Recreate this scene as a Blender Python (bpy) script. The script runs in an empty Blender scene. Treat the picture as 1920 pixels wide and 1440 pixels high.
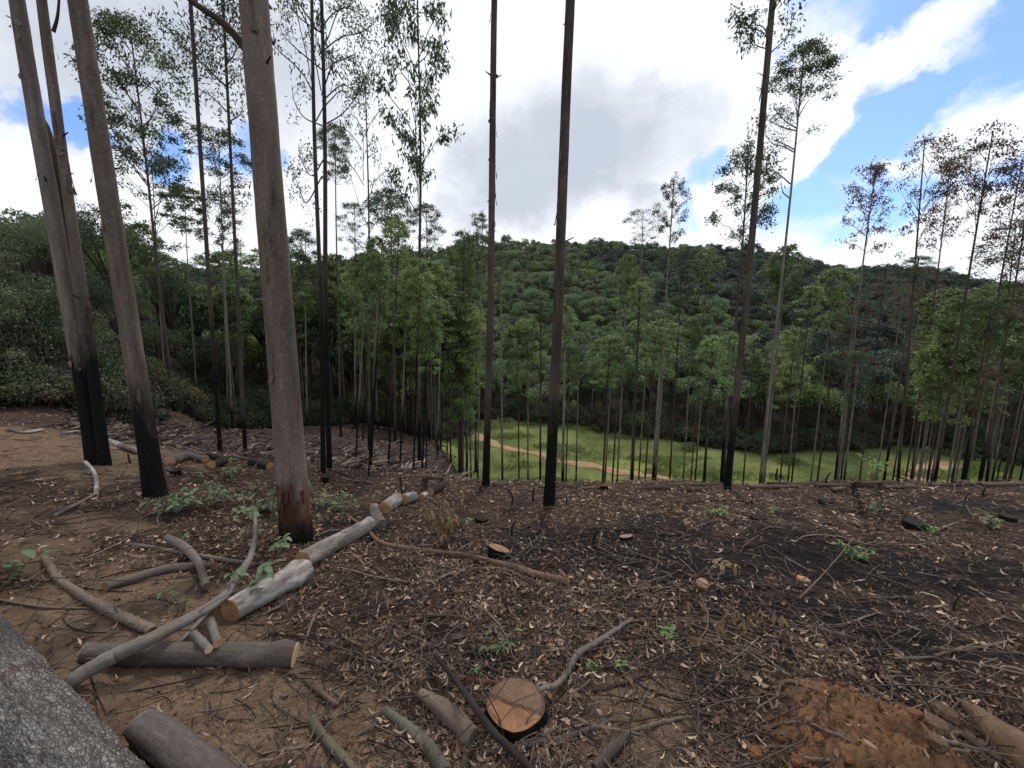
import bpy, math, random
import numpy as np
from mathutils import Vector, Matrix

# ------------------------------------------------------------------ camera, world, sun, exposure
S = bpy.context.scene
F = 750.0; PITCH = math.atan(F / 4930.0); CP, SP = math.cos(PITCH), math.sin(PITCH); CH = 1.6
cd = bpy.data.cameras.new("camera"); cam = bpy.data.objects.new("camera", cd); S.collection.objects.link(cam)
cam.location = (0, 0, CH); cam.rotation_euler = (math.pi / 2 - PITCH, 0, 0)
cd.sensor_width = 36; cd.lens = 36 * F / 1920; cd.clip_start = 0.05; cd.clip_end = 4000
S.camera = cam
S.view_settings.view_transform = 'Standard'; S.view_settings.look = 'None'
S.view_settings.gamma = 1; S.view_settings.use_curve_mapping = False
S.view_settings.exposure = 0.0
SUN_EL, SUN_AZ = 52.0, 14.0        # azimuth clockwise from +Y
sd = bpy.data.lights.new("sun", 'SUN'); so = bpy.data.objects.new("sun", sd); S.collection.objects.link(so)
sd.energy = 2.5; sd.angle = math.radians(7); sd.color = (1, .90, .78)
so.location = (0, 0, 50)
so.rotation_euler = (math.radians(90 - SUN_EL), 0, math.radians(180 - SUN_AZ))

def pix_dir(u, v):
    xc = (u - 960) / F; yc = (720 - v) / F
    d = Vector((xc, CP + yc * SP, -SP + yc * CP)); return d.normalized()

W = bpy.data.worlds.new("World"); S.world = W; W.use_nodes = True
nt = W.node_tree; N = nt.nodes; L = nt.links; N.clear()
def nd(t, **k):
    n = N.new(t)
    for a, b in k.items(): setattr(n, a, b)
    return n
def setin(n, **k):
    for a, b in k.items(): n.inputs[a].default_value = b
def mth(op, a, b=None, c=None, clamp=False):
    n = nd('ShaderNodeMath', operation=op, use_clamp=clamp)
    for i, x in enumerate((a, b, c)):
        if x is None: continue
        if isinstance(x, (int, float)): n.inputs[i].default_value = x
        else: L.new(x, n.inputs[i])
    return n.outputs[0]
def mrange(x, a, b, c=0, d=1, smooth=True):
    n = nd('ShaderNodeMapRange'); n.interpolation_type = 'SMOOTHSTEP' if smooth else 'LINEAR'
    L.new(x, n.inputs[0])
    for i, q in enumerate((a, b, c, d)): n.inputs[i + 1].default_value = q
    return n.outputs[0]
sky = nd('ShaderNodeTexSky', sky_type='NISHITA'); sky.sun_disc = False
sky.sun_elevation = math.radians(SUN_EL); sky.sun_rotation = math.radians(SUN_AZ)
sky.air_density = 1.0; sky.dust_density = .6; sky.ozone_density = 1.5
tc = nd('ShaderNodeTexCoord'); D = tc.outputs['Generated']
sep = nd('ShaderNodeSeparateXYZ'); L.new(D, sep.inputs[0])
den = mth('ADD', mth('MAXIMUM', sep.outputs[2], 0.0), 0.25)
cxy = nd('ShaderNodeCombineXYZ')
L.new(mth('DIVIDE', sep.outputs[0], den), cxy.inputs[0]); L.new(mth('DIVIDE', sep.outputs[1], den), cxy.inputs[1])
def noise(vec, scale, detail=5, rough=.55, dist=0, rot=0, sc=(1, 1, 1), off=(0, 0, 0)):
    mp = nd('ShaderNodeMapping'); L.new(vec, mp.inputs[0]); mp.inputs['Rotation'].default_value = (0, 0, rot)
    mp.inputs['Scale'].default_value = sc; mp.inputs['Location'].default_value = off
    n = nd('ShaderNodeTexNoise'); L.new(mp.outputs[0], n.inputs['Vector'])
    setin(n, Scale=scale, Detail=detail, Roughness=rough, Distortion=dist); return n.outputs[0]
n1 = noise(cxy.outputs[0], 1.6, 7, .56, .6, .5, (1, .75, 1), (3.1, .7, 0))
n2 = noise(cxy.outputs[0], 0.8, 4, .5, .3, .4, (1, 1, 1), (7.3, 2.2, 0))
n3 = noise(cxy.outputs[0], 4.5, 5, .62, .8, .9, (1, .7, 1), (1.3, 5.2, 0))
warp = nd('ShaderNodeVectorMath', operation='ADD')
wn = nd('ShaderNodeTexNoise'); L.new(D, wn.inputs['Vector']); setin(wn, Scale=5.5, Detail=7, Roughness=.62)
ws = nd('ShaderNodeVectorMath', operation='MULTIPLY_ADD'); L.new(wn.outputs['Color'], ws.inputs[0])
ws.inputs[1].default_value = (.26, .26, .20); ws.inputs[2].default_value = (-.13, -.13, -.10)
L.new(D, warp.inputs[0]); L.new(ws.outputs[0], warp.inputs[1])
wnm = nd('ShaderNodeVectorMath', operation='NORMALIZE'); L.new(warp.outputs[0], wnm.inputs[0])
def blobs(lst):
    acc = None
    for (u, v, r, a) in lst:
        d = pix_dir(u, v)
        dp = nd('ShaderNodeVectorMath', operation='DOT_PRODUCT'); L.new(wnm.outputs[0], dp.inputs[0]); dp.inputs[1].default_value = d
        m = mrange(dp.outputs['Value'], math.cos(math.radians(r)), 1.0, 0, a)
        acc = m if acc is None else mth('ADD', acc, m)
    return acc
clear_b = blobs([(1600, 45, 8, 1.1), (1700, 20, 8, 1.1), (1800, 15, 7, .9), (1900, 20, 6, .8), (1530, 95, 6, 1.0), (1600, 105, 6, .9),
                 (1690, 200, 5, 1.0), (1760, 170, 6, 1.1), (1840, 140, 6, 1.1), (1910, 100, 6, .8), (1620, 240, 4, .8), (1800, 210, 5, .8),
                 (1560, 380, 6, .9), (1500, 410, 5, .8), (1640, 400, 6, .9), (1600, 290, 4, .5), (1700, 350, 5, .6), (1800, 400, 6, .5), (1480, 345, 4, .5),
                 (1310, 318, 3.2, .75), (1360, 300, 3, .6), (1900, 300, 4, .4), (1440, 40, 4, .3), (1340, 70, 2, .3), (1290, 400, 2.5, .5),
                 (125, 220, 2.4, .7), (165, 238, 2, .5), (310, 290, 3, .8), (340, 310, 3, .6), (455, 300, 4, .9), (70, 205, 3, .5)])
white_b = blobs([(1700, 110, 4, .6), (1640, 150, 4, .7), (1520, 190, 6, .7), (1780, 75, 4, .6), (1870, 50, 3, .4), (1900, 190, 5, .7),
                 (1800, 270, 5, .6), (1640, 330, 4, .5), (1550, 20, 4, .5), (1450, 250, 8, .8), (1550, 440, 5, .6), (1700, 450, 6, .6), (1850, 470, 5, .5), (1400, 130, 8, .6)])
grey_b = blobs([(1000, 290, 12, .85), (900, 330, 9, .7), (1120, 250, 10, .6), (1230, 270, 9, .55), (1060, 340, 7, .5), (1300, 230, 6, .3),
                (400, 120, 16, .6), (480, 60, 12, .45), (150, 110, 12, .5), (60, 60, 10, .35), (840, 418, 4, .5), (620, 430, 6, .3), (480, 480, 6, .3),
                (1190, 385, 4, .45), (100, 340, 8, .25), (1800, 460, 8, .3), (1340, 60, 3, .3)])
clear_b = mth('MINIMUM', clear_b, 1.5)
clr = mth('ADD', mth('SUBTRACT', clear_b, mth('MULTIPLY', white_b, 1.1)), mth('MULTIPLY', mth('SUBTRACT', n1, .5), 1.9))
clr = mth('ADD', clr, mth('MULTIPLY', mth('SUBTRACT', n3, .5), 1.0))
clearness = mth('MULTIPLY', mrange(clr, .02, 1.0), mrange(clear_b, .05, .4))
grey = mth('ADD', mth('MULTIPLY', grey_b, mth('ADD', .55, mth('MULTIPLY', n3, .9))), mth('MULTIPLY', mth('SUBTRACT', n2, .5), .9))
greyf = mrange(grey, .12, 1.4)
greyf = mth('MULTIPLY', greyf, mth('ADD', .7, mth('MULTIPLY', n1, .6)), None, True)
def mixc(f, a, b):
    m = nd('ShaderNodeMix', data_type='RGBA'); L.new(f, m.inputs[0])
    for i, x in ((6, a), (7, b)):
        if isinstance(x, tuple): m.inputs[i].default_value = x + (1,)
        else: L.new(x, m.inputs[i])
    return m.outputs[2]
cloud = mixc(greyf, (1.03, 1.07, 1.13), (.60, .66, .76))
skys = nd('ShaderNodeVectorMath', operation='SCALE'); L.new(sky.outputs[0], skys.inputs[0]); skys.inputs['Scale'].default_value = .12
bg_blue = nd('ShaderNodeBackground'); tint = nd('ShaderNodeVectorMath', operation='MULTIPLY'); L.new(sky.outputs[0], tint.inputs[0]); tint.inputs[1].default_value = (.72, .94, 1.30)
L.new(tint.outputs[0], bg_blue.inputs[0]); bg_blue.inputs[1].default_value = .15
bg_cl = nd('ShaderNodeBackground'); L.new(cloud, bg_cl.inputs[0]); bg_cl.inputs[1].default_value = 1.0
# thin veil keeps the blue pale
ms = nd('ShaderNodeMixShader'); L.new(mth('MULTIPLY', clearness, .94), ms.inputs[0]); L.new(bg_cl.outputs[0], ms.inputs[1]); L.new(bg_blue.outputs[0], ms.inputs[2])
wo = nd('ShaderNodeOutputWorld'); L.new(ms.outputs[0], wo.inputs[0])

# ------------------------------------------------------------------ numeric helpers
rng = np.random.default_rng(7); random.seed(7)
PERM = np.random.default_rng(3).permutation(4096)
RV = np.random.default_rng(4).random(4096)
def vnoise(x, y, z=0.0, seed=0):
    x, y, z = np.broadcast_arrays(np.asarray(x, float), np.asarray(y, float), np.asarray(z, float))
    xi, yi, zi = np.floor(x).astype(int), np.floor(y).astype(int), np.floor(z).astype(int)
    fx, fy, fz = x - xi, y - yi, z - zi
    fx, fy, fz = fx * fx * (3 - 2 * fx), fy * fy * (3 - 2 * fy), fz * fz * (3 - 2 * fz)
    def hsh(a, b, c): return RV[PERM[(PERM[(PERM[(a + seed * 17) & 4095] + b) & 4095] + c) & 4095]]
    r = 0
    for dx in (0, 1):
        for dy in (0, 1):
            for dz in (0, 1):
                w = (fx if dx else 1 - fx) * (fy if dy else 1 - fy) * (fz if dz else 1 - fz)
                r = r + w * hsh(xi + dx, yi + dy, zi + dz)
    return r
def fbm(x, y, z=0.0, seed=0, o=4):
    r = 0; a = .5; t = 0; f = 1.0
    for i in range(o):
        r = r + a * vnoise(np.asarray(x) * f, np.asarray(y) * f, np.asarray(z) * f, seed + i); t += a; a *= .5; f *= 2.03
    return r / t
def sst(a, b, x):
    t = np.clip((np.asarray(x, float) - a) / (b - a), 0, 1); return t * t * (3 - 2 * t)
def kv(v):
    q = (v - 720) / F; return (SP + q * CP) / (CP - q * SP)
def V(Y, v): return (Y, CH - kv(v) * Y)
def ridge(Y, v, crown=7): return (Y, CH - kv(v) * Y - crown)

# ------------------------------------------------------------------ terrain function
YC = 6.6
def near(x, y):
    x = np.asarray(x, float); y = np.asarray(y, float)
    z = np.where(y > 0, -.17 * y, -.07 * y)
    z = z + .12 * np.clip(-x - 1, 0, 12) + .12 * np.clip(-x - 12, 0, 40)
    z = z - .03 * np.clip(x - 10, 0, 60)
    return z
COLS = [
 (-20,  [(8, -.3), (12, .9), (18, 3.0), (30, 7.0), (45, 9), (100, 16), (200, 22), (400, 0)]),
 (200,  [V(10, 815), V(14, 802), (20, -1.2), (40, 3), (90, 9), ridge(200, 478), (300, 10), (500, -20)]),
 (400,  [V(12, 845), V(20, 818), V(28, 800), (50, -4), (90, 2), ridge(260, 500), (340, 20), (500, -20)]),
 (650,  [V(12, 862), V(20, 830), V(30, 800), (45, -8), (70, -5), (120, 3), ridge(300, 487), (380, 20), (600, -20)]),
 (800,  [V(12, 880), V(20, 850), V(30, 818), (38, -10), (50, -12.3), (75, -10), (130, 4), ridge(310, 468), (400, 20), (600, -20)]),
 (875,  [(9, -2.4), (16, -5.6), (25, -9.4), (34, -12.4), (40, -13.3), (68, -13.3), (90, -10), ridge(320, 455), (400, 30), (600, -20)]),
 (960,  [(9, -2.4), (16, -5.8), (25, -10), (32, -12.8), (36, -13.3), (70, -13.3), (92, -9.5), ridge(320, 446), (400, 35), (600, -20)]),
 (1150, [(9, -2.4), (16, -5.8), (25, -10), (32, -12.8), (36, -13.3), (60, -13.3), (80, -9), ridge(320, 449), (400, 35), (600, -20)]),
 (1400, [(9, -2.4), (16, -5.8), (25, -10), (32, -12.8), (35, -13.3), (51, -13.3), (75, -8), ridge(300, 463), (380, 25), (600, -20)]),
 (1700, [(9, -2.3), (16, -5.4), (25, -10), (31, -12.8), (34, -13.3), (43, -13.3), (70, -8), ridge(240, 497), (330, 10), (600, -20)]),
 (1950, [(9, -2.2), (16, -5), (24, -9), (30, -12), (34, -13), (40, -13), (65, -8), ridge(200, 545), (300, 0), (600, -20)]),
]
CT = np.array([(c[0] - 960) / F for c in COLS])
YG = np.exp(np.linspace(math.log(YC), math.log(900), 260))
TAB = []
for u, prof in COLS:
    tx = (u - 960) / F
    ys = [YC] + [p[0] for p in prof]; zs = [float(near(tx * YC, YC))] + [p[1] for p in prof]
    z = np.interp(YG, ys, zs)
    kz = np.array([1, 2, 3, 2, 1.]) / 9; zp = np.pad(z, 2, mode='edge'); zz = np.convolve(zp, kz, 'valid'); zz[:2] = z[:2]
    TAB.append(zz)
TAB = np.array(TAB)
def colz(tx, Y):
    tx = np.clip(tx, CT[0], CT[-1]); i = np.clip(np.searchsorted(CT, tx) - 1, 0, len(CT) - 2)
    a = (tx - CT[i]) / (CT[i + 1] - CT[i]); a = a * .5 + .5 * a * a * (3 - 2 * a)
    ly = np.clip((np.log(np.maximum(Y, YC)) - math.log(YC)) / (math.log(900) - math.log(YC)) * 259, 0, 258.999)
    j = ly.astype(int); b = ly - j
    z0 = TAB[i, j] * (1 - b) + TAB[i, j + 1] * b; z1 = TAB[i + 1, j] * (1 - b) + TAB[i + 1, j + 1] * b
    return z0 * (1 - a) + z1 * a
def H(x, y, fine=True):
    x = np.asarray(x, float); y = np.asarray(y, float); x, y = np.broadcast_arrays(x, y)
    zn = near(x, y); Y = np.maximum(y, YC); tx = x / Y
    zc = colz(tx, Y) + (near(x, YC) - colz(tx, np.full_like(Y, YC))) * np.exp(-(Y - YC) / 8)
    z = np.where(y > YC, zc, zn)
    r = np.hypot(x, y)
    far = sst(25, 90, r)
    z = z + (fbm(x * .02, y * .02, 0, 20, 3) - .5) * 9 * sst(90, 180, r) * (1 - sst(380, 500, r))
    w = 1 - sst(14, 30, r)
    z = z + ((fbm(x * .7 + 9, y * .7, 0, 1, 3) - .5) * .16) * w
    z = z + (fbm(x * .25 + 3, y * .25, 0, 9, 2) - .5) * .9 * sst(12, 22, r) * (1 - far)
    if fine:
        w2 = 1 - sst(8, 16, r)
        z = z + ((fbm(x * 4, y * 4, 0, 5, 3) - .5) * .055 + (fbm(x * 17, y * 17, 0, 11, 2) - .5) * .022) * w2
    # little soil rise at the right foreground
    return z + mound(x, y)
MOUND = None
def mound(x, y):
    if MOUND is None: return 0.0
    mx, my, mr, mh = MOUND
    d = np.hypot((x - mx) / 1.35, y - my) / mr
    d = d + (fbm(x * 3, y * 3, 0, 31, 3) - .5) * .5
    lump = np.abs(fbm(x * 11, y * 11, 0, 33, 4) - .5) * 2
    return mh * (1 - sst(.15, 1.0, d)) * (.85 + lump * 1.1)
TT = np.exp(np.linspace(math.log(.6), math.log(600), 900))
def G(u, v, off=0.0):
    """point where the line of sight of a photo pixel meets the ground (raised by off)"""
    xc = (u - 960) / F; yc = (720 - v) / F
    dx, dy, dz = xc, CP + yc * SP, -SP + yc * CP
    t = TT; g = (CH + dz * t) - (H(dx * t, dy * t) + off)
    i = np.argmax(g < 0)
    if not (g < 0).any(): i = len(t) - 1
    a, b = t[i - 1], t[i]
    for _ in range(18):
        m = (a + b) / 2
        if CH + dz * m - (float(H(dx * m, dy * m)) + off) < 0: b = m
        else: a = m
    m = (a + b) / 2
    return Vector((dx * m, dy * m, CH + dz * m)), m
def P(u, v, Y):
    xc = (u - 960) / F; yc = (720 - v) / F; t = Y / (CP + yc * SP)
    return Vector((xc * t, Y, CH + (-SP + yc * CP) * t)), t
_m, _ = G(1600, 1400); MOUND = (_m.x + .02, _m.y - .02, .50, .13)

# ------------------------------------------------------------------ mesh helpers
def link(o, parent=None):
    S.collection.objects.link(o)
    if parent is not None: o.parent = parent
    return o
def tag(o, label=None, cat=None, group=None, kind=None):
    if label: o['label'] = label
    if cat: o['category'] = cat
    if group: o['group'] = group
    if kind: o['kind'] = kind
    return o
def empty(name, loc, label, cat, group=None):
    o = bpy.data.objects.new(name, None); o.location = loc; o.empty_display_size = .2; link(o); return tag(o, label, cat, group)
class MB:
    def __init__(s): s.v = []; s.q = []; s.t = []; s.c = []; s.tc = []; s.ch = []; s.n = 0; s.qm = []; s.tm = []
    def add(s, v, q=None, t=None, col=(1, 1, 1), tco=None, char=0.0, mat=0):
        v = np.asarray(v, float).reshape(-1, 3); n = len(v)
        s.v.append(v)
        if q is not None and len(q): s.q.append(np.asarray(q, int) + s.n); s.qm.append(np.full(len(q), mat))
        if t is not None and len(t): s.t.append(np.asarray(t, int) + s.n); s.tm.append(np.full(len(t), mat))
        s.c.append(np.broadcast_to(np.asarray(col, float), (n, 3))); s.tc.append(v if tco is None else tco)
        s.ch.append(np.broadcast_to(np.asarray(char, float), (n,))); s.n += n
    def mesh(s, name, mats, smooth=True):
        v = np.concatenate(s.v); me = bpy.data.meshes.new(name)
        q = np.concatenate(s.q) if s.q else np.zeros((0, 4), int); t = np.concatenate(s.t) if s.t else np.zeros((0, 3), int)
        me.vertices.add(len(v)); me.vertices.foreach_set('co', v.ravel().astype(np.float32))
        nl = len(q) * 4 + len(t) * 3; me.loops.add(nl)
        me.loops.foreach_set('vertex_index', np.concatenate([q.ravel(), t.ravel()]).astype(np.int32))
        me.polygons.add(len(q) + len(t))
        ls = np.concatenate([np.arange(len(q)) * 4, len(q) * 4 + np.arange(len(t)) * 3]).astype(np.int32)
        me.polygons.foreach_set('loop_start', ls)
        mi = np.concatenate((s.qm + s.tm) if (s.qm or s.tm) else [np.zeros(0)]).astype(np.int32)
        me.polygons.foreach_set('material_index', mi)
        me.update(calc_edges=True)
        me.polygons.foreach_set('use_smooth', np.full(len(q) + len(t), bool(smooth)))
        c = me.attributes.new('Col', 'FLOAT_COLOR', 'POINT'); cc = np.concatenate(s.c)
        c.data.foreach_set('color', np.hstack([cc, np.ones((len(cc), 1))]).ravel().astype(np.float32))
        a = me.attributes.new('tco', 'FLOAT_VECTOR', 'POINT'); a.data.foreach_set('vector', np.concatenate(s.tc).ravel().astype(np.float32))
        a = me.attributes.new('char', 'FLOAT', 'POINT'); a.data.foreach_set('value', np.concatenate(s.ch).astype(np.float32))
        for m in (mats if isinstance(mats, (list, tuple)) else [mats]): me.materials.append(m)
        me.validate()
        return me
    def obj(s, name, mats, parent=None, loc=None, smooth=True):
        o = bpy.data.objects.new(name, s.mesh(name, mats, smooth)); link(o, parent)
        if loc is not None: o.location = loc
        return o
def spline(P_, n):
    P_ = np.asarray(P_, float); m = len(P_)
    if m == 2:
        t = np.linspace(0, 1, n)[:, None]; return P_[0] * (1 - t) + P_[1] * t
    Q = np.vstack([2 * P_[0] - P_[1], P_, 2 * P_[-1] - P_[-2]])
    tt = np.linspace(0, m - 1, n); i = np.clip(tt.astype(int), 0, m - 2); t = (tt - i)[:, None]
    p0, p1, p2, p3 = Q[i], Q[i + 1], Q[i + 2], Q[i + 3]
    return .5 * (2 * p1 + (p2 - p0) * t + (2 * p0 - 5 * p1 + 4 * p2 - p3) * t * t + (-p0 + 3 * p1 - 3 * p2 + p3) * t ** 3)
def tube_data(pts, rad, sides=10, wob=.06, seed=0, fr=3.0, bumpf=None):
    pts = np.asarray(pts, float); n = len(pts); rad = np.asarray(rad, float)
    T = np.gradient(pts, axis=0); T /= np.linalg.norm(T, axis=1)[:, None] + 1e-9
    ref = np.array([0, 0, 1.]) if abs(T[0, 2]) < .9 else np.array([1., 0, 0])
    A = np.zeros((n, 3)); a = np.cross(T[0], ref); a /= np.linalg.norm(a); A[0] = a
    for i in range(1, n):
        a = A[i - 1] - T[i] * np.dot(A[i - 1], T[i]); A[i] = a / (np.linalg.norm(a) + 1e-9)
    B = np.cross(T, A)
    th = np.arange(sides) / sides * 2 * math.pi
    s = np.concatenate([[0], np.cumsum(np.linalg.norm(np.diff(pts, axis=0), axis=1))])
    R = rad[:, None] * np.ones(sides)
    rm = float(rad.mean()) + 1e-6
    ct, st = np.cos(th)[None, :], np.sin(th)[None, :]
    if wob: R = R * (1 + (fbm(ct * 1.2 + seed * 3.7, st * 1.2 + 5, s[:, None] * .35 * fr / (rm * 10 + .3), seed % 50, 3) - .5) * 2 * wob)
    if bumpf is not None: R = bumpf(R, th, s)
    v = pts[:, None, :] + R[..., None] * (A[:, None, :] * ct[..., None] + B[:, None, :] * st[..., None])
    idx = np.arange(n * sides).reshape(n, sides); nx = np.roll(idx, -1, 1)
    q = np.stack([idx[:-1], nx[:-1], nx[1:], idx[1:]], -1).reshape(-1, 4)
    tco = np.stack([R * ct, R * st, np.broadcast_to(s[:, None], R.shape)], -1).reshape(-1, 3)
    return v.reshape(-1, 3), q, tco, (A, B, T, R)
def cap_data(v, sides, ring, T, flip=False, seed=0, rough=.015):
    """saw-cut disc over a ring of tube vertices"""
    rv = v[ring * sides:(ring + 1) * sides]; c = rv.mean(0); out = []; tco = []
    r = np.linalg.norm(rv - c, axis=1).mean(); rg = np.random.default_rng(seed)
    for f in (1.0, .97, .7, .4):
        out.append(c + (rv - c) * f + T * ((rg.random((sides, 1)) - .5) * rough * r * (f < .99) + (.06 * r if f < .99 else 0)))
        th = np.arange(sides) / sides * 2 * math.pi
        tco.append(np.stack([np.cos(th) * f * r, np.sin(th) * f * r, np.full(sides, seed * .37)], -1))
    V_ = np.vstack(out + [c[None] + T * .06 * r]); Tc = np.vstack(tco + [np.array([[0, 0, seed * .37]])])
    idx = np.arange(4 * sides).reshape(4, sides); nx = np.roll(idx, -1, 1)
    q = np.stack([idx[:-1], nx[:-1], nx[1:], idx[1:]], -1).reshape(-1, 4)
    t = np.stack([idx[3], nx[3], np.full(sides, 4 * sides)], -1)
    if flip: q = q[:, ::-1]; t = t[:, ::-1]
    rr = np.concatenate([np.full(sides, f) for f in (1, .97, .7, .4)] + [[0.0]])
    return V_, q, t, Tc, rr

# ------------------------------------------------------------------ materials
def mat(name):
    m = bpy.data.materials.new(name); m.use_nodes = True; t = m.node_tree
    for n in list(t.nodes): t.nodes.remove(n)
    out = t.nodes.new('ShaderNodeOutputMaterial'); b = t.nodes.new('ShaderNodeBsdfPrincipled'); t.links.new(b.outputs[0], out.inputs[0])
    return m, t, b, out
class NT:
    def __init__(s, t): s.t = t
    def n(s, ty, ins=None, **k):
        x = s.t.nodes.new(ty)
        for a, b in k.items(): setattr(x, a, b)
        for a, b in (ins or {}).items():
            if hasattr(b, 'links'): s.t.links.new(b, x.inputs[a])
            else: x.inputs[a].default_value = b
        return x
    def attr(s, name): return s.n('ShaderNodeAttribute', attribute_name=name)
    def m(s, op, a, b=0.0, clamp=False): return s.n('ShaderNodeMath', {0: a, 1: b}, operation=op, use_clamp=clamp).outputs[0]
    def noise(s, vec, scale, detail=4, rough=.6, sc=None, dist=0.0):
        if sc: vec = s.n('ShaderNodeMapping', {0: vec, 'Scale': sc}).outputs[0]
        return s.n('ShaderNodeTexNoise', {'Vector': vec, 'Scale': scale, 'Detail': detail, 'Roughness': rough, 'Distortion': dist}).outputs[0]
    def ramp(s, x, a, b, c=0.0, d=1.0): return s.n('ShaderNodeMapRange', {0: x, 1: a, 2: b, 3: c, 4: d}).outputs[0]
    def mix(s, f, a, b, mode='MIX'):
        x = s.n('ShaderNodeMix', {0: f}, data_type='RGBA', blend_type=mode)
        for i, q in ((6, a), (7, b)):
            if isinstance(q, tuple): x.inputs[i].default_value = q + (1,)
            else: s.t.links.new(q, x.inputs[i])
        return x.outputs[2]
    def bump(s, h, strength=.5, dist=.02): return s.n('ShaderNodeBump', {'Strength': strength, 'Distance': dist, 'Height': h}).outputs[0]

def bark_mat(name, c1, c2, c3, speck=.0, scale=1.0, bump=.6, bd=.01, char=True, streak=.12):
    m, t, b, out = mat(name); g = NT(t); tc_ = g.attr('tco').outputs['Vector']
    n1 = g.noise(tc_, 14 * scale, 6, .65, (1, 1, streak)); n2 = g.noise(tc_, 3.0 * scale, 3, .5, (1, 1, .5)); n3 = g.noise(tc_, 60 * scale, 4, .7, (1, 1, .35))
    col = g.mix(g.ramp(n1, .35, .65), c1, c2); col = g.mix(g.ramp(n2, .45, .7), col, c3)
    col = g.mix(g.ramp(n3, .35, .75, 0, .55), col, (c1[0] * .35, c1[1] * .33, c1[2] * .32))
    if speck:
        vo = g.n('ShaderNodeTexVoronoi', {'Vector': g.n('ShaderNodeMapping', {0: tc_, 'Scale': (1, 1, .6)}).outputs[0], 'Scale': 75.0 * scale})
        sp = g.m('MULTIPLY', g.ramp(vo.outputs['Distance'], .22, .1), g.ramp(g.noise(tc_, 9 * scale, 3), .45, .6, 0, speck))
        col = g.mix(sp, col, (.42, .40, .38))
    cm = g.mix(1.0, col, g.attr('Col').outputs['Color'], 'MULTIPLY')
    if char:
        ca = g.attr('char').outputs['Fac']
        cf = g.ramp(g.m('ADD', ca, g.m('MULTIPLY', g.m('SUBTRACT', g.noise(tc_, 7, 5, .65, (1, 1, .22)), .5), 1.3)), .3, .8)
        cm = g.mix(cf, cm, g.mix(g.ramp(n3, .4, .7), (.003, .003, .004), (.011, .010, .011)))
        rg = g.ramp(cf, 0, 1, .85, .7)
        t.links.new(rg, b.inputs['Roughness'])
    else: b.inputs['Roughness'].default_value = .85
    t.links.new(cm, b.inputs['Base Color'])
    hh = g.m('ADD', g.m('MULTIPLY', n1, .6), g.m('MULTIPLY', n3, .5))
    t.links.new(g.bump(hh, bump, bd), b.inputs['Normal']); b.inputs['Specular IOR Level'].default_value = .12
    return m
M_bark = bark_mat('bark_grey_brown', (.095, .076, .066), (.155, .128, .112), (.105, .08, .068), .9)
M_bark2 = bark_mat('bark_reddish', (.062, .045, .04), (.11, .083, .073), (.052, .038, .034), .25)
M_bark3 = bark_mat('bark_light_grey', (.125, .108, .10), (.21, .185, .172), (.14, .115, .10), .5)
M_barkp = bark_mat('bark_pale', (.15, .14, .12), (.23, .21, .185), (.11, .10, .08), .1, .7)
M_barkd = bark_mat('bark_dark', (.05, .039, .035), (.09, .07, .062), (.042, .031, .028), .2)
M_stick = bark_mat('stick_tan', (.14, .105, .085), (.21, .165, .135), (.10, .07, .055), 0, 1.4, .4, .004, False)
M_stickg = bark_mat('stick_grey', (.12, .105, .095), (.20, .18, .165), (.08, .066, .058), .2, 1.4, .6, .005, False)
M_stickb = bark_mat('stick_black', (.022, .018, .018), (.05, .042, .04), (.03, .022, .02), 0, 1.4, .6, .005, False)
M_stickr = bark_mat('stick_red_brown', (.095, .06, .048), (.15, .105, .085), (.065, .042, .034), 0, 1.4, .5, .004, False)
M_logw = bark_mat('log_bark_weathered', (.12, .105, .10), (.44, .42, .41), (.085, .065, .055), .3, .9, .9, .012, False, .3)
M_logb = bark_mat('log_bark_brown', (.075, .062, .058), (.14, .12, .11), (.06, .046, .04), .2, 1.1, .8, .008, False, .1)
def biglog_mat():
    m, t, b, out = mat('log_bark_flaky'); g = NT(t); tc_ = g.attr('tco').outputs['Vector']
    wv = g.n('ShaderNodeVectorMath', {0: g.n('ShaderNodeVectorMath', {0: g.n('ShaderNodeTexNoise', {'Vector': tc_, 'Scale': 12.0, 'Detail': 3.0}).outputs['Color'], 1: (.05, .05, .09)}, operation='MULTIPLY').outputs[0], 1: tc_}, operation='ADD').outputs[0]
    vo = g.n('ShaderNodeTexVoronoi', {'Vector': g.n('ShaderNodeMapping', {0: wv, 'Scale': (1, 1, .28)}).outputs[0], 'Scale': 95.0}, feature='DISTANCE_TO_EDGE')
    n1 = g.noise(wv, 60, 6, .7, (1, 1, .14), .3); n2 = g.noise(tc_, 6, 3)
    col = g.mix(g.ramp(n1, .35, .62), (.085, .078, .074), (.31, .30, .295)); col = g.mix(g.ramp(n2, .5, .75, 0, .6), col, (.13, .11, .10))
    col = g.mix(g.ramp(n1, .60, .74, 0, .8), col, (.36, .37, .39))
    col = g.mix(g.ramp(vo.outputs['Distance'], 0, .25, .30, 0), col, (.05, .046, .045)); col = g.mix(g.ramp(g.noise(tc_, 5, 3, .6, (1, 1, .4)), .45, .7, 0, .7), col, (.11, .085, .07)); col = g.mix(1.0, col, g.attr('Col').outputs['Color'], 'MULTIPLY')
    t.links.new(col, b.inputs['Base Color']); b.inputs['Roughness'].default_value = .7; b.inputs['Specular IOR Level'].default_value = .4
    t.links.new(g.bump(g.m('ADD', n1, g.ramp(vo.outputs['Distance'], 0, .15, 0, .7)), 1.0, .02), b.inputs['Normal'])
    return m
M_big = biglog_mat()
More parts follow.
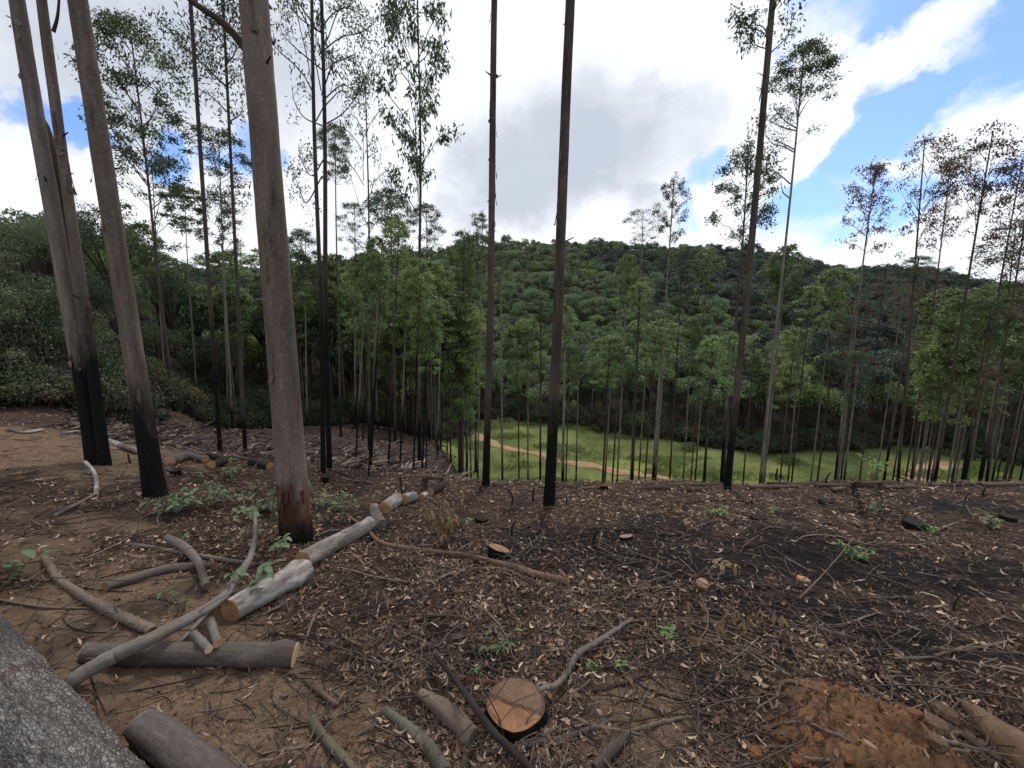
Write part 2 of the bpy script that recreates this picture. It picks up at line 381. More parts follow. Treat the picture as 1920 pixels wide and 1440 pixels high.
def cut_mat(name, ca, cb, cc, rs=95.0):
    m, t, b, out = mat(name); g = NT(t); tc_ = g.attr('tco').outputs['Vector']
    ln = g.n('ShaderNodeVectorMath', {0: g.n('ShaderNodeMapping', {0: tc_, 'Scale': (1, 1, 0)}).outputs[0]}, operation='LENGTH').outputs['Value']
    n0 = g.noise(tc_, 14, 3); n1 = g.noise(tc_, 60, 5, .7)
    rr = g.m('ADD', g.m('MULTIPLY', ln, rs * 5), g.m('MULTIPLY', n0, 6.0)); w = g.m('SINE', rr)
    col = g.mix(g.ramp(w, -1, 1, 0, .45), ca, cb); col = g.mix(g.ramp(n1, .5, .7, 0, .8), col, cc)
    col = g.mix(g.ramp(g.noise(tc_, 9, 2), .45, .65, 0, .7), col, cb)
    col = g.mix(1.0, col, g.attr('Col').outputs['Color'], 'MULTIPLY')
    t.links.new(col, b.inputs['Base Color']); b.inputs['Roughness'].default_value = .8
    t.links.new(g.bump(g.m('ADD', n1, g.m('MULTIPLY', w, .15)), .4, .004), b.inputs['Normal'])
    return m
M_cut = cut_mat('cut_wood_orange', (.33, .18, .09), (.22, .105, .05), (.42, .27, .15))
M_cutp = cut_mat('cut_wood_pale', (.52, .38, .24), (.42, .26, .14), (.62, .48, .33))
M_cutd = cut_mat('cut_wood_dull', (.17, .10, .06), (.09, .052, .035), (.27, .165, .10))

def leaf_mat(name, col, tr=.35, rand=.3, rough=.5, hue=None):
    m, t, b, out = mat(name); g = NT(t)
    oi = g.n('ShaderNodeObjectInfo').outputs['Random']
    c = g.mix(1.0, col, g.attr('Col').outputs['Color'], 'MULTIPLY')
    if hue: c = g.mix(g.ramp(oi, .3, 1.0, 0, .8), c, g.mix(1.0, hue, g.attr('Col').outputs['Color'], 'MULTIPLY'))
    hs = g.n('ShaderNodeHueSaturation', {'Value': g.ramp(g.m('FRACT', g.m('MULTIPLY', oi, 7.13)), 0, 1, 1 - rand, 1 + rand), 'Color': c}).outputs[0]
    t.links.new(hs, b.inputs['Base Color']); b.inputs['Roughness'].default_value = rough; b.inputs['Specular IOR Level'].default_value = .35
    tl = g.n('ShaderNodeBsdfTranslucent', {'Color': hs}); mx = g.n('ShaderNodeMixShader', {0: tr, 1: b.outputs[0], 2: tl.outputs[0]})
    t.links.new(mx.outputs[0], out.inputs[0]); return m
M_leaf_e = leaf_mat('eucalypt_leaves', (.055, .085, .038), .3, .25, .5, (.07, .10, .04))
M_leaf_g = leaf_mat('eucalypt_leaves_green', (.145, .215, .082), .38, .35, .5, (.19, .235, .085))
M_leaf_r = leaf_mat('scorched_leaves', (.11, .06, .048), .3, .3, .6, (.09, .075, .045))
M_leaf_rg = leaf_mat('half_scorched_leaves', (.07, .062, .042), .3, .3, .6, (.09, .06, .045))
M_leaf_n = leaf_mat('forest_leaves', (.100, .155, .078), .25, .4, .45, (.12, .165, .085))
M_leaf_nd = leaf_mat('left_wood_leaves', (.062, .095, .045), .22, .4, .45, (.075, .105, .045))  # darker green for the near crowns of the left wood
M_leaf_shade = leaf_mat('forest_leaves_cloud_shade', (.045, .068, .052), .2, .35, .45, (.05, .075, .055))  # darker bluish copy of the forest leaves, cloud shade put into the colour
M_leaf_s = leaf_mat('silver_leaves', (.26, .30, .27), .2, .1)
M_leaf_y = leaf_mat('fresh_green_leaves', (.13, .24, .07), .4, .1)
M_leaf_b = leaf_mat('bluish_green_leaves', (.13, .20, .11), .35, .15)
M_leaf_d = leaf_mat('dead_leaves', (.22, .15, .075), .3, .1, .7)
M_bush = leaf_mat('undergrowth_leaves', (.055, .08, .04), .25, .4, .55, (.09, .065, .042))
M_grass = leaf_mat('grass_blades', (.16, .22, .075), .3, .0, .6)

def litter_mat():
    m, t, b, out = mat('leaf_litter'); g = NT(t)
    n = g.noise(g.n('ShaderNodeTexCoord').outputs['Object'], 60, 3)
    c = g.mix(g.ramp(n, .3, .8, 0, .5), g.attr('Col').outputs['Color'], g.mix(1.0, g.attr('Col').outputs['Color'], (.5, .45, .42), 'MULTIPLY'))
    t.links.new(c, b.inputs['Base Color']); b.inputs['Roughness'].default_value = .75; b.inputs['Specular IOR Level'].default_value = .2
    return m
M_litter = litter_mat()
def ground_mat(name='soil'):
    m, t, b, out = mat(name); g = NT(t); oc = g.n('ShaderNodeTexCoord').outputs['Object']
    n1 = g.noise(oc, 9, 8, .7); n2 = g.noise(oc, 70, 5, .75); n3 = g.noise(oc, 1.2, 4, .6)
    a = g.attr('Col').outputs['Color']
    c = g.mix(g.ramp(n1, .35, .7), g.mix(1.0, a, (.68, .64, .62), 'MULTIPLY'), g.mix(1.0, a, (1.3, 1.27, 1.22), 'MULTIPLY'))
    c = g.mix(g.ramp(n2, .35, .55, .65, 0), c, g.mix(1.0, c, (.45, .42, .42), 'MULTIPLY'))
    c = g.mix(g.ramp(n2, .62, .75, 0, .45), c, g.mix(1.0, c, (1.9, 1.8, 1.7), 'MULTIPLY'))
    c = g.mix(g.ramp(n3, .3, .7, 0, .35), c, g.mix(1.0, c, (.7, .68, .68), 'MULTIPLY'))
    t.links.new(c, b.inputs['Base Color']); b.inputs['Roughness'].default_value = .95; b.inputs['Specular IOR Level'].default_value = .1
    t.links.new(g.bump(g.m('ADD', g.m('MULTIPLY', n1, .8), g.m('MULTIPLY', n2, .5)), .8, .02), b.inputs['Normal']); return m
M_ground = ground_mat()

# ------------------------------------------------------------------ ground
def meadow_far(tx): return np.interp(tx, [(u - 960) / F for u in (800, 870, 960, 1150, 1400, 1700, 1920)], [42, 60, 60, 53, 45, 40, 37])
def forest_start(tx): return np.interp(tx, [(u - 960) / F for u in (-50, 0, 200, 400, 650, 800, 880, 960, 1150, 1400, 1700, 1920)], [9, 10, 14.5, 27, 34, 46, 62, 62, 55, 46, 46, 41])
def wblobs(lst):
    r = []
    for (u, v, rx, ry, a) in lst:
        p, t = G(u, v); r.append((p.x, p.y, rx, ry, a))
    return r
def field(bl, x, y):
    s = np.zeros_like(x)
    for bx, by, rx, ry, a in bl: s = s + a * np.exp(-(((x - bx) / rx) ** 2 + ((y - by) / ry) ** 2))
    return s
DIRT = wblobs([(120, 1250, .7, .5, 1), (300, 1300, .6, .4, 1), (450, 1340, .5, .35, 1), (250, 1160, .6, .5, .9), (330, 1130, .5, .35, .9), (80, 1050, .9, .4, .8), (130, 985, .7, .35, .55), (250, 985, .5, .2, .5),
               (0, 850, 2.4, 1.0, 1.4), (60, 830, 2.0, .9, 1.2), (560, 1400, .4, .25, .8), (1180, 1290, .35, .2, .8), (1150, 1400, .35, .2, .8), (1250, 1350, .35, .3, .8), (300, 1400, .5, .3, 1), (60, 1180, .7, .4, 1), (1850, 1400, .3, .3, .9)])
BURN = wblobs([(1000, 1030, .9, .5, 1), (1150, 1010, .7, .4, .9), (1250, 1050, .7, .4, 1), (1100, 1070, .6, .25, .7), (1440, 1140, .5, .2, 1), (1400, 1060, .8, .3, 1), (1560, 1150, .6, .25, .9), (1750, 1090, .9, .35, 1), (1850, 1060, .8, .3, .9),
               (1360, 1280, .25, .15, 1), (920, 1235, .2, .12, .9), (1700, 1290, .4, .18, .9), (1800, 1200, .6, .3, .7), (1480, 1010, 1.0, .4, .7), (650, 990, .5, .3, .6), (760, 1000, .6, .35, .7), (1650, 960, 1.4, .5, .6),
               (850, 1180, .3, .15, .5), (1280, 980, .9, .4, .6), (1850, 950, 1.5, .5, .6), (1600, 1220, .5, .2, .7), (400, 960, 1.0, .5, .5), (300, 890, 1.0, .6, .6), (860, 1260, .2, .1, .8), (1550, 1060, .9, .3, .6)])
def masks(x, y):
    n = fbm(x * 1.7, y * 1.7, 0, 41, 4) - .5; n2 = fbm(x * 6, y * 6, 0, 45, 3) - .5
    n3 = fbm(x * 22, y * 22, 0, 47, 3) - .5; d = sst(.3, .95, field(DIRT, x, y) + n * 1.2 + n2 * .9 + n3 * .7); b = sst(.2, .9, field(BURN, x, y) + n * 1.5 + n2 * 1.0 + n3 * .8) * (1 - d)
    return d, b
def ground_col(x, y):
    shp = x.shape; x = x.ravel(); y = y.ravel()
    d, b = masks(x, y); z = H(x, y, False); tx = x / np.maximum(y, 1)
    base = np.array([.055, .037, .029]) * (.8 + .5 * fbm(x * .9, y * .9, 0, 61, 3))[:, None]
    col = base * (1 - d[:, None]) + np.array([.150, .108, .077]) * d[:, None]
    col = col * (1 - b[:, None]) + np.array([.013, .012, .014]) * b[:, None]
    if MOUND:
        mm = sst(.1, .6, mound(x, y) / MOUND[3] + (fbm(x * 8, y * 8, 0, 71, 3) - .5) * .5)
        col = col * (1 - mm[:, None]) + np.array([.18, .105, .062]) * mm[:, None]
    # slope beyond the crest: burnt brown, then grass of the valley floor
    sl = sst(6.4, 8, y)
    col = col * (1 - sl[:, None]) + (np.array([.055, .038, .034]) * (.6 + .9 * fbm(x * .5, y * .5, 0, 64, 4))[:, None]) * sl[:, None]
    n = fbm(x * .15, y * .15, 0, 66, 3); ng = fbm(x * .6, y * .35, 0, 67, 4)
    g = sst(-8.5, -10.5, z + (n - .5) * 3) * sst(8, 14, y) * (tx > -.25)
    gc = np.array([.14, .182, .065])[None] * (.35 + 1.3 * ng)[:, None]; dk = sst(.55, .75, fbm(x * .25, y * .25, 0, 69, 4))
    gc = gc * (1 - .25 * dk[:, None]); yl = sst(.5, .7, n); gc = gc + yl[:, None] * np.array([.03, .02, 0])
    col = col * (1 - g[:, None]) + gc * g[:, None]
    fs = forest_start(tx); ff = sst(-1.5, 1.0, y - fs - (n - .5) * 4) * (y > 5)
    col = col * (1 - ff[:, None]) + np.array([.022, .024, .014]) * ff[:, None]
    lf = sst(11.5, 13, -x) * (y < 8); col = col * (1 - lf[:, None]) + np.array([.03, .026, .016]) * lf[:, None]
    return col.reshape(shp + (3,))
az = np.concatenate([np.linspace(-66, 66, 440), np.linspace(66, 294, 58)[1:-1]]) * math.pi / 180
rr = np.concatenate([[.12, .35], np.exp(np.linspace(math.log(.6), math.log(11), 270)), np.exp(np.linspace(math.log(11), math.log(75), 120))[1:], np.exp(np.linspace(math.log(75), math.log(1400), 60))[1:]])
AZ, RR = np.meshgrid(az, rr); gx = RR * np.sin(AZ); gy = RR * np.cos(AZ); gz = H(gx, gy)
nA, nR = len(az), len(rr)
gv = np.stack([gx, gy, gz], -1).reshape(-1, 3); gv = np.vstack([gv, [[0, 0, float(H(0, 0))]]])
gi = np.arange(nA * nR).reshape(nR, nA); gn = np.roll(gi, -1, 1)
gq = np.stack([gi[:-1], gi[1:], gn[1:], gn[:-1]], -1).reshape(-1, 4); gt = np.stack([gi[0], gn[0], np.full(nA, nA * nR)], -1)
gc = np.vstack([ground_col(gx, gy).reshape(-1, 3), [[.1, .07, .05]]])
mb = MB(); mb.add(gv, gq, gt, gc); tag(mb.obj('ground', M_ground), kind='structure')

def path_strip(name, pix, width, colr):
    pts = np.array([list(G(u, v)[0]) for u, v in pix]); c = spline(pts, 90)
    T = np.gradient(c, axis=0); T[:, 2] = 0; T /= np.linalg.norm(T, axis=1)[:, None]; Nn = np.stack([-T[:, 1], T[:, 0], 0 * T[:, 0]], 1)
    cols = 7; rows = []
    for j in range(cols):
        o = (j / (cols - 1) - .5) * width; e = c + Nn * (o + (fbm(np.arange(90) * .35, j * 0 + (j > 3) * 9.0, 0, 88, 2)[:, None] - .5) * .9 * abs(j / (cols - 1) - .5) * 2)
        e[:, 2] = H(e[:, 0], e[:, 1]) + .14 - .10 * (abs(j - 3) == 3); rows.append(e)
    v = np.stack(rows, 1).reshape(-1, 3); i = np.arange(90 * cols).reshape(90, cols)
    q = np.stack([i[:-1, :-1], i[1:, :-1], i[1:, 1:], i[:-1, 1:]], -1).reshape(-1, 4)
    m = MB(); m.add(v, q, None, np.array(colr) * (.85 + .3 * fbm(v[:, 0] * .8, v[:, 1] * .8, 0, 5, 3))[:, None]); return tag(m.obj(name, M_ground), kind='structure')
path_strip('dirt_path', [(871, 790), (880, 806), (897, 820), (930, 834), (975, 846), (1040, 861), (1110, 875), (1180, 888), (1260, 900)], 1.35, (.36, .25, .15))
path_strip('dirt_path', [(1775, 868), (1748, 880), (1722, 890), (1700, 900)], 2.4, (.40, .29, .19))

# ------------------------------------------------------------------ foliage meshes
def leaves(mb, c, d, ln, wd, rg, colf=1.0, fold=.25, mat=0):
    """many folded lance-shaped leaves: c centres, d directions, ln lengths"""
    n = len(c); r = rg.normal(size=(n, 3)); s = np.cross(d, r); s /= np.linalg.norm(s, axis=1)[:, None] + 1e-9
    nn = np.cross(d, s); ln = np.broadcast_to(ln, (n,))[:, None]; wd = np.broadcast_to(wd, (n,))[:, None]
    v = np.stack([c, c + d * ln * .45 + s * wd + nn * wd * fold, c + d * ln, c + d * ln * .45 - s * wd + nn * wd * fold], 1)
    q = np.arange(n * 4).reshape(n, 4); cc = np.broadcast_to(colf, (n,)) if np.ndim(colf) < 2 else colf
    cc = (np.repeat(cc[:, None], 3, 1) if cc.ndim == 1 else cc); mb.add(v.reshape(-1, 3), q, None, np.repeat(cc, 4, 0), mat=mat)
def unit(v): return v / (np.linalg.norm(v, axis=-1, keepdims=True) + 1e-9)
def euc_crown(seed, nb=20, dens=1.0, H_=4.0, R=1.2, leafl=.15, lw=.026, droop=.5, sparse=0.0, lean=0.0):
    rg = np.random.default_rng(seed); mb = MB(); C = []; D = []; CL = []
    for i in range(nb):
        f = ((i + .5 * rg.random()) / nb) ** .8; z0 = f * H_ * .93
        prof = (.45 + .75 * math.sin(math.pi * min(1, (f * .9 + .12)))) if f < .8 else .95 - (f - .8) * 2.6
        Ln = R * prof * rg.uniform(.65, 1.15); a = i * 2.4 + rg.normal() * .5
        if lean: Ln *= 1 - .5 * abs(lean) * (1 - math.cos(a - (math.pi if lean < 0 else 0))) / 2
        out = np.array([math.cos(a), math.sin(a), 0]); up = rg.uniform(.55, 1.1) * Ln
        p0 = np.array([0, 0, z0 - up * .5]); p1 = p0 + out * Ln * .45 + [0, 0, up * .55]; p2 = p0 + out * Ln * .85 + [0, 0, up * .85]; p3 = p0 + out * Ln + [0, 0, up * .88]
        pts = spline([p0, p1, p2, p3], 7); pts[1:-1] += rg.normal(size=(5, 3)) * .02 * R
        v, q, tc_, _ = tube_data(pts, np.linspace(.013, .004, 7) * R * 1.0, 4, 0, i); mb.add(v, q, None, (1, 1, 1), tc_, 0, 1)
        if sparse and rg.random() < sparse: continue
        for k in range(int(rg.integers(4, 8))):
            g = rg.uniform(.42, 1.0); b = pts[int(g * 6)]; dr = unit(out * rg.uniform(.2, 1) + rg.normal(size=3) * .6 + [0, 0, .35]); sl = R * rg.uniform(.12, .36)
            e = b + dr * sl; tw = spline([b, b + dr * sl * .5 + [0, 0, .03], e], 4)
            v, q, tc_, _ = tube_data(tw, np.linspace(.007, .003, 4) * R, 3, 0, i); mb.add(v, q, None, (1, 1, 1), tc_, 0, 1)
            nl = int(rg.integers(18, 44) * dens); rad = rg.uniform(.09, .19) * R
            c = e + rg.normal(size=(nl, 3)) * rad * np.array([1, 1, .6]) * .7
            C.append(c); D.append(unit(rg.normal(size=(nl, 3)) * .8 + [0, 0, -droop] + out * .35)); CL.append(np.full(nl, rg.uniform(.7, 1.25)))
    # leader tuft
    nl = int(170 * dens); c = np.array([0, 0, H_ * .93]) + rg.normal(size=(nl, 3)) * np.array([.17, .17, .2]) * R; C.append(c); D.append(unit(rg.normal(size=(nl, 3)) + [0, 0, -.2])); CL.append(np.full(nl, 1.0))
    C = np.vstack(C); D = np.vstack(D); CL = np.concatenate(CL) * rg.uniform(.75, 1.25, len(C))
    leaves(mb, C, D, leafl * rg.uniform(.6, 1.15, len(C)), lw, rg, CL, .3, 0); return mb
def euc_dome(seed, ncl=80, dens=1.0, H_=4.0, R=1.2, leafl=.12, lw=.023, lower=.45, open_=.25):
    rg = np.random.default_rng(seed); mb = MB(); C = []; D = []; CL = []
    tiers = [(H_ * .55, H_ * .45, 1.0 * R, .55), (H_ * .22, H_ * .42, .95 * R * rg.uniform(.7, 1), .30), (0, H_ * .35, .7 * R, .15)]
    for zb_, hh, rr_, share in tiers:
        n = int(ncl * share * (1 if share > .5 else lower * 2)); gap = rg.uniform(0, 6.28)
        for i in range(n):
            a = rg.uniform(0, 6.28)
            if abs((a - gap + 3.14) % 6.28 - 3.14) < open_ * 3 and share < .5: continue
            f = rg.random() ** .8; rad = rr_ * math.sqrt(max(0, 1 - f * f)) * rg.uniform(.72, 1.05); e = np.array([math.cos(a) * rad, math.sin(a) * rad, zb_ + hh * f * (1 - .06 * rg.random())])
            if i % 3 == 0:
                b = np.array([0, 0, max(-.3 * H_ * .2, e[2] - rad * 1.1 - .15 * R)]); pts = spline([b, b * .45 + e * .55 + [0, 0, -.06 * R], e], 6)
                v, q, tc_, _ = tube_data(pts, np.linspace(.012, .003, 6) * R, 3, 0, i); mb.add(v, q, None, (1, 1, 1), tc_, 0, 1)
            nl = int(rg.integers(30, 66) * dens); sz = rg.uniform(.10, .2) * R; c = e + rg.normal(size=(nl, 3)) * sz * np.array([1, 1, .5]) * .75
            C.append(c); D.append(unit(rg.normal(size=(nl, 3)) * .7 + [math.cos(a) * .5, math.sin(a) * .5, -.35])); CL.append(np.full(nl, rg.uniform(.7, 1.3)))
    C = np.vstack(C); D = np.vstack(D); CL = np.concatenate(CL) * rg.uniform(.75, 1.25, len(C))
    leaves(mb, C, D, leafl * rg.uniform(.6, 1.15, len(C)), lw, rg, CL, .3, 0); return mb
def native_crown(seed, lobes=12, nleaf=1500, R=3.0, Hh=3.2, lsz=.34, gap=.15):
    rg = np.random.default_rng(seed); mb = MB(); C = []; D = []; CL = []
    per = nleaf // lobes
    for i in range(lobes):
        a = i * 2.4 + rg.normal() * .4; rad = R * .72 * math.sqrt((i + .5) / lobes); top = Hh * (1 - .6 * (rad / R) ** 2) * rg.uniform(.7, 1.08)
        c = np.array([math.cos(a) * rad, math.sin(a) * rad, top - R * .25]); lr = R * rg.uniform(.18, .46)
        nn = unit(rg.normal(size=(per, 3)) + [0, 0, .35]); ins = rg.uniform(.7, 1.05, (per, 1))
        C.append(c + nn * lr * ins * np.array([1, 1, .62])); D.append(unit(np.cross(nn, rg.normal(size=(per, 3))) + nn * .35 + [0, 0, -.2])); CL.append(np.full(per, rg.uniform(.75, 1.2)) * (.9 + .15 * rg.random(per)))
    C = np.vstack(C); D = np.vstack(D); CL = np.concatenate(CL)
    leaves(mb, C, D, lsz * rg.uniform(.6, 1.3, len(C)), lsz * .27, rg, CL, .2, 0)
    # inner limbs
    for i in range(7):
        a = i * .9; e = np.array([math.cos(a) * R * .55, math.sin(a) * R * .55, Hh * .6]); pts = spline([[0, 0, -Hh * .35], e * .45 + [0, 0, -.1 * Hh], e], 5)
        v, q, tc_, _ = tube_data(pts, np.linspace(.10, .03, 5) * R / 3, 4, 0, i); mb.add(v, q, None, (1, 1, 1), tc_, 0, 1)
    return mb
EUC = [euc_dome(100, 85, 1.1), euc_dome(101, 120, 1.2, lower=.7), euc_crown(102, nb=22, dens=1.0, droop=.7), euc_dome(103, 95, 1.1, open_=.4), euc_crown(104, nb=20, dens=1.0, droop=.5), euc_dome(105, 140, 1.2, lower=.6)]
KD = euc_dome(120, 150, 1.3, lower=.12, H_=4.0)
EUC_MESH = [c.mesh('eucalypt_crown', [M_leaf_e, M_barkd], False) for c in EUC]
EUC_LEAN = [euc_crown(140 + i, nb=20, dens=.6, lean=-1.0, droop=.1) for i in range(2)]
def with_mat(me, m):
    k = me.copy(); k.materials[0] = m; return k
KD_MESH = KD.mesh('eucalypt_crown', [M_leaf_e, M_barkd], False)
EUC_G = [euc_dome(300 + i, (80, 100, 70, 110, 90, 75)[i], .9, leafl=.2, lw=.042, lower=(.5, .3, .7, .4, .6, .8)[i], open_=.3, H_=4.0).mesh('eucalypt_crown', [M_leaf_g, M_barkd], False) for i in range(6)]
EUC_R = [euc_dome(400 + i, 62, .75, lower=.8, open_=.5).mesh('eucalypt_crown', [M_leaf_r if i % 2 == 0 else M_leaf_rg, M_barkd], False) for i in range(6)] + [c.mesh('eucalypt_crown', [M_leaf_r, M_barkd], False) for c in EUC_LEAN]
SP = [euc_crown(180 + i, nb=12, dens=.55, leafl=.13, lw=.022, droop=.8, sparse=.3).mesh('eucalypt_crown', [M_leaf_e, M_barkd], False) for i in range(3)]
SP_ = SP; SP = math.sin(PITCH)
NAT = [native_crown(200 + i, lobes=(11, 14, 9, 13, 16, 10)[i], nleaf=1900, Hh=(3.2, 2.6, 4.2, 3.0, 2.2, 3.8)[i], lsz=.30) for i in range(6)]
NAT_MESH = [c.mesh('forest_crown', [M_leaf_n, M_barkd], False) for c in NAT]
NAT_SHADE = [with_mat(m, M_leaf_shade) for m in NAT_MESH]
NAT_S = with_mat(NAT_MESH[1], M_leaf_s); NAT_G = [with_mat(m, M_leaf_g) for m in NAT_MESH]
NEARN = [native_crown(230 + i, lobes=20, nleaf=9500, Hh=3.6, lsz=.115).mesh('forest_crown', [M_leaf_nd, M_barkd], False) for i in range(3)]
BUSHM = [native_crown(260 + i, lobes=12, nleaf=2400, R=1.0, Hh=1.1, lsz=.085).mesh('bush_foliage', [M_bush, M_barkd], False) for i in range(4)]

# ------------------------------------------------------------------ trees
def make_trunk(root, base, top, r0, r1, mat, charh=1.5, sides=10, seg=16, bend=None, seed=0, wob=.05, flare=.16, colf=None, bumpf=None, name='trunk', bury=.15):
    """base, top are world points; the mesh is local to base"""
    b = np.array(base); t = np.array(top); ctrl = [b * 0 - (t - b) / np.linalg.norm(t - b) * bury]
    ctrl.append(t - b); pts = spline(ctrl, seg); s = np.linspace(0, 1, seg)
    if bend:
        bf = np.array([0] + [q_[0] for q_ in bend] + [1.0]); bx = np.array([0] + [q_[1] for q_ in bend] + [0.0]); fi = np.linspace(0, 1, 41)
        off = np.interp(fi, bf, bx); kk = np.ones(9) / 9; off = np.convolve(np.pad(off, 4, mode='edge'), kk, 'valid'); pts[:, 0] += np.interp(s, fi, off - off[0] * (1 - fi))
    hh = pts[:, 2]
    Lh = (t - b)[2]
    rad = r0 + (r1 - r0) * s; rad = rad * (1 + flare * np.exp(-np.maximum(hh, 0) / (.28)))
    v, q, tco, fr = tube_data(pts, rad, sides, wob, seed, 3, bumpf)
    ch = 1 - sst(charh * .35, charh * 1.55, v[:, 2]) if charh > 0 else np.zeros(len(v))
    col = np.ones((len(v), 3)) if colf is None else colf(v, tco)
    m = MB(); m.add(v, q, None, col, tco, ch)
    idx = np.arange(sides)
    return m.obj(name, mat, root), pts, rad
def place_crown(root, me, local, R, Hc, rot, unitH=4.0, unitR=1.2):
    o = bpy.data.objects.new('crown', me); link(o, root); o.location = local; o.scale = (R / unitR, R / unitR, Hc / unitH); o.rotation_euler = (0, 0, rot); return o
tree_n = [0]
def tree(ub, vb, ut, vt, Y, w, crown, Rpx, cb, label, group=None, mat=None, charh=1.6, top_v=None, bend=None, name='eucalyptus_tree', wtop=None, sides=9, seg=14, cat='tree', rot=None):
    """a eucalypt through two photo pixels at forward depth Y (None: where its base pixel meets the ground)"""
    tree_n[0] += 1; sd_ = tree_n[0]; rg = random.Random(sd_)
    if Y is None: p, t0 = G(ub, vb); Y = p.y
    a, t0 = P(ub, vb, Y); b, t1 = P(ut, vt, Y)
    dirv = (b - a); x, y = a.x, a.y
    # slide down to the ground
    for _ in range(6):
        h = float(H(a.x, a.y)); a = a + dirv * ((h - a.z) / dirv.z)
    if top_v is not None: b = a + dirv * ((P(ut, top_v, Y)[0].z - a.z) / dirv.z)
    ax = 1 / math.sqrt(1 + (a.x / t0) ** 2); r0 = w * t0 / F / 2 * .88 * ax; r1 = max(.012, (wtop if wtop else w * .22) * t1 / F / 2 * ax)
    root = empty(name, a, label, cat, group)
    _, pts, rad = make_trunk(root, a, b, r0, r1, mat or M_bark2, charh, sides, seg, bend, sd_)
    if crown is not None:
        zc = P(ut, cb, Y)[0].z; Hc = b.z - zc; f = 1 - Hc / (b.z - a.z)
        loc = (b - a) * f
        place_crown(root, crown, loc, Rpx * t1 / F, Hc * 1.04, rot if rot is not None else rg.uniform(0, 6.28))
    return root

# --- foreground trunks -------------------------------------------------------
def knots(kl, relief=.16):
    def fn(R, th, s):
        R = R.copy()
        R *= 1 + (fbm(np.cos(th)[None] * 5 + 3, np.sin(th)[None] * 5, s[:, None] * 9, 77, 3) - .5) * .09
        for (ss, ta, sz, am) in kl:
            dth = (th - ta + math.pi) % (2 * math.pi) - math.pi
            R += am * np.exp(-((s[:, None] - ss) / sz) ** 2 - (dth[None] / (sz * 5.5)) ** 2)
        return R
    return fn
def big_tree(ub, vb, ut, vt, w0, w1, label, topz, mat, charh, bend=None, kn=(), colf=None, crown=None, seed=1, flare=.18, lean_y=0.0):
    p, t0 = G(ub, vb); b, t1 = P(ut, vt, p.y + lean_y); d = b - p; top = p + d * ((topz - p.z) / d.z)
    fr = d.z / (topz - p.z); ax = .95 / math.sqrt(1 + (p.x / t0) ** 2); r0 = w0 * t0 / F / 2 * ax; rv = w1 * t1 / F / 2 * ax; r1 = max(.02, r0 + (rv - r0) / fr)
    root = empty('eucalyptus_tree', p, label, 'tree')
    bend2 = [(f * fr, ox * t0 / F, 0) for (f, ox) in (bend or [])]
    _, tp, tr_ = make_trunk(root, p, top, r0, r1, mat, charh, 26, 110, bend2, seed, .07, flare, colf or knotcol(kn), knots(kn))
    rg = np.random.default_rng(seed)
    for k in range(12):
        i = int(rg.integers(10, 48)); a_ = rg.uniform(0, 6.28); R_ = tr_[i]; o_ = np.array([math.cos(a_), math.sin(a_), 0]); tg = np.array([-math.sin(a_), math.cos(a_), 0]); b_ = tp[i] + o_ * R_ * .97; h_ = rg.uniform(.08, .4); w_ = rg.uniform(.006, .018)
        vv = [b_ + tg * w_ * s_ * (1 - .6 * j / 5) + tg * .02 * rg.normal() * (j / 5) + o_ * (.002 + .03 * (j / 5) ** 2 * rg.uniform(.4, 1.3)) - np.array([0, 0, h_ * j / 5]) for j in range(6) for s_ in (-1, 1)]
        m = MB(); m.add(vv, [[2 * j, 2 * j + 1, 2 * j + 3, 2 * j + 2] for j in range(5)], None, (.8, .7, .65) if k % 2 else (1.25, 1.15, 1.1)); m.obj('peeling_bark', mat, root)
    for k in range(4):
        i = int(rg.integers(16, 60)); a_ = rg.uniform(0, 6.28); o_ = np.array([math.cos(a_), math.sin(a_), .5]); b_ = tp[i] + o_ * tr_[i] * .7; ln_ = tr_[i] * .5 + rg.uniform(.03, .10)
        v, q, tc_, _ = tube_data(spline([b_, b_ + o_ * ln_ * .5, b_ + o_ * ln_], 4), np.linspace(.012, .006, 4), 6, .1, k); m = MB(); m.add(v, q, None, (.7, .65, .62), tc_); m.obj('branch_stub', M_barkd, root)
    if crown is not None: place_crown(root, crown, (top - p) * .78, 1.6, (topz - p.z) * .26, seed)
    return root, p, top
# angles of tube: A = cross(T, x) -> faces; knots roughly towards the camera
FK = [(3.22, 3.9, .03, .014), (3.45, 3.5, .03, .010), (3.75, 3.6, .035, .014), (4.3, 3.6, .035, .014), (2.9, 3.2, .02, .008), (2.3, 4.1, .02, .008), (1.9, 3.3, .018, .006)]
def knotcol(kl):
    def fn(v, tco):
        c = np.ones((len(v), 3)); th = np.arctan2(tco[:, 1], tco[:, 0])
        for (ss, ta, sz, am) in kl:
            dth = (th - ta + math.pi) % (2 * math.pi) - math.pi; g = np.exp(-((tco[:, 2] - ss) / (sz * .9)) ** 2 - (dth / .16) ** 2); c = c * (1 - .7 * g[:, None])
        n_ = fbm(v[:, 0] * 5, v[:, 1] * 5, v[:, 2] * 1.6, 93, 4); p_ = sst(.52, .6, fbm(v[:, 0] * 7 + 4, v[:, 1] * 7, v[:, 2] * 1.1, 94, 3)); return c * (.7 + .5 * n_)[:, None] * (1 + p_[:, None] * np.array([.35, .33, .30]))
    return fn
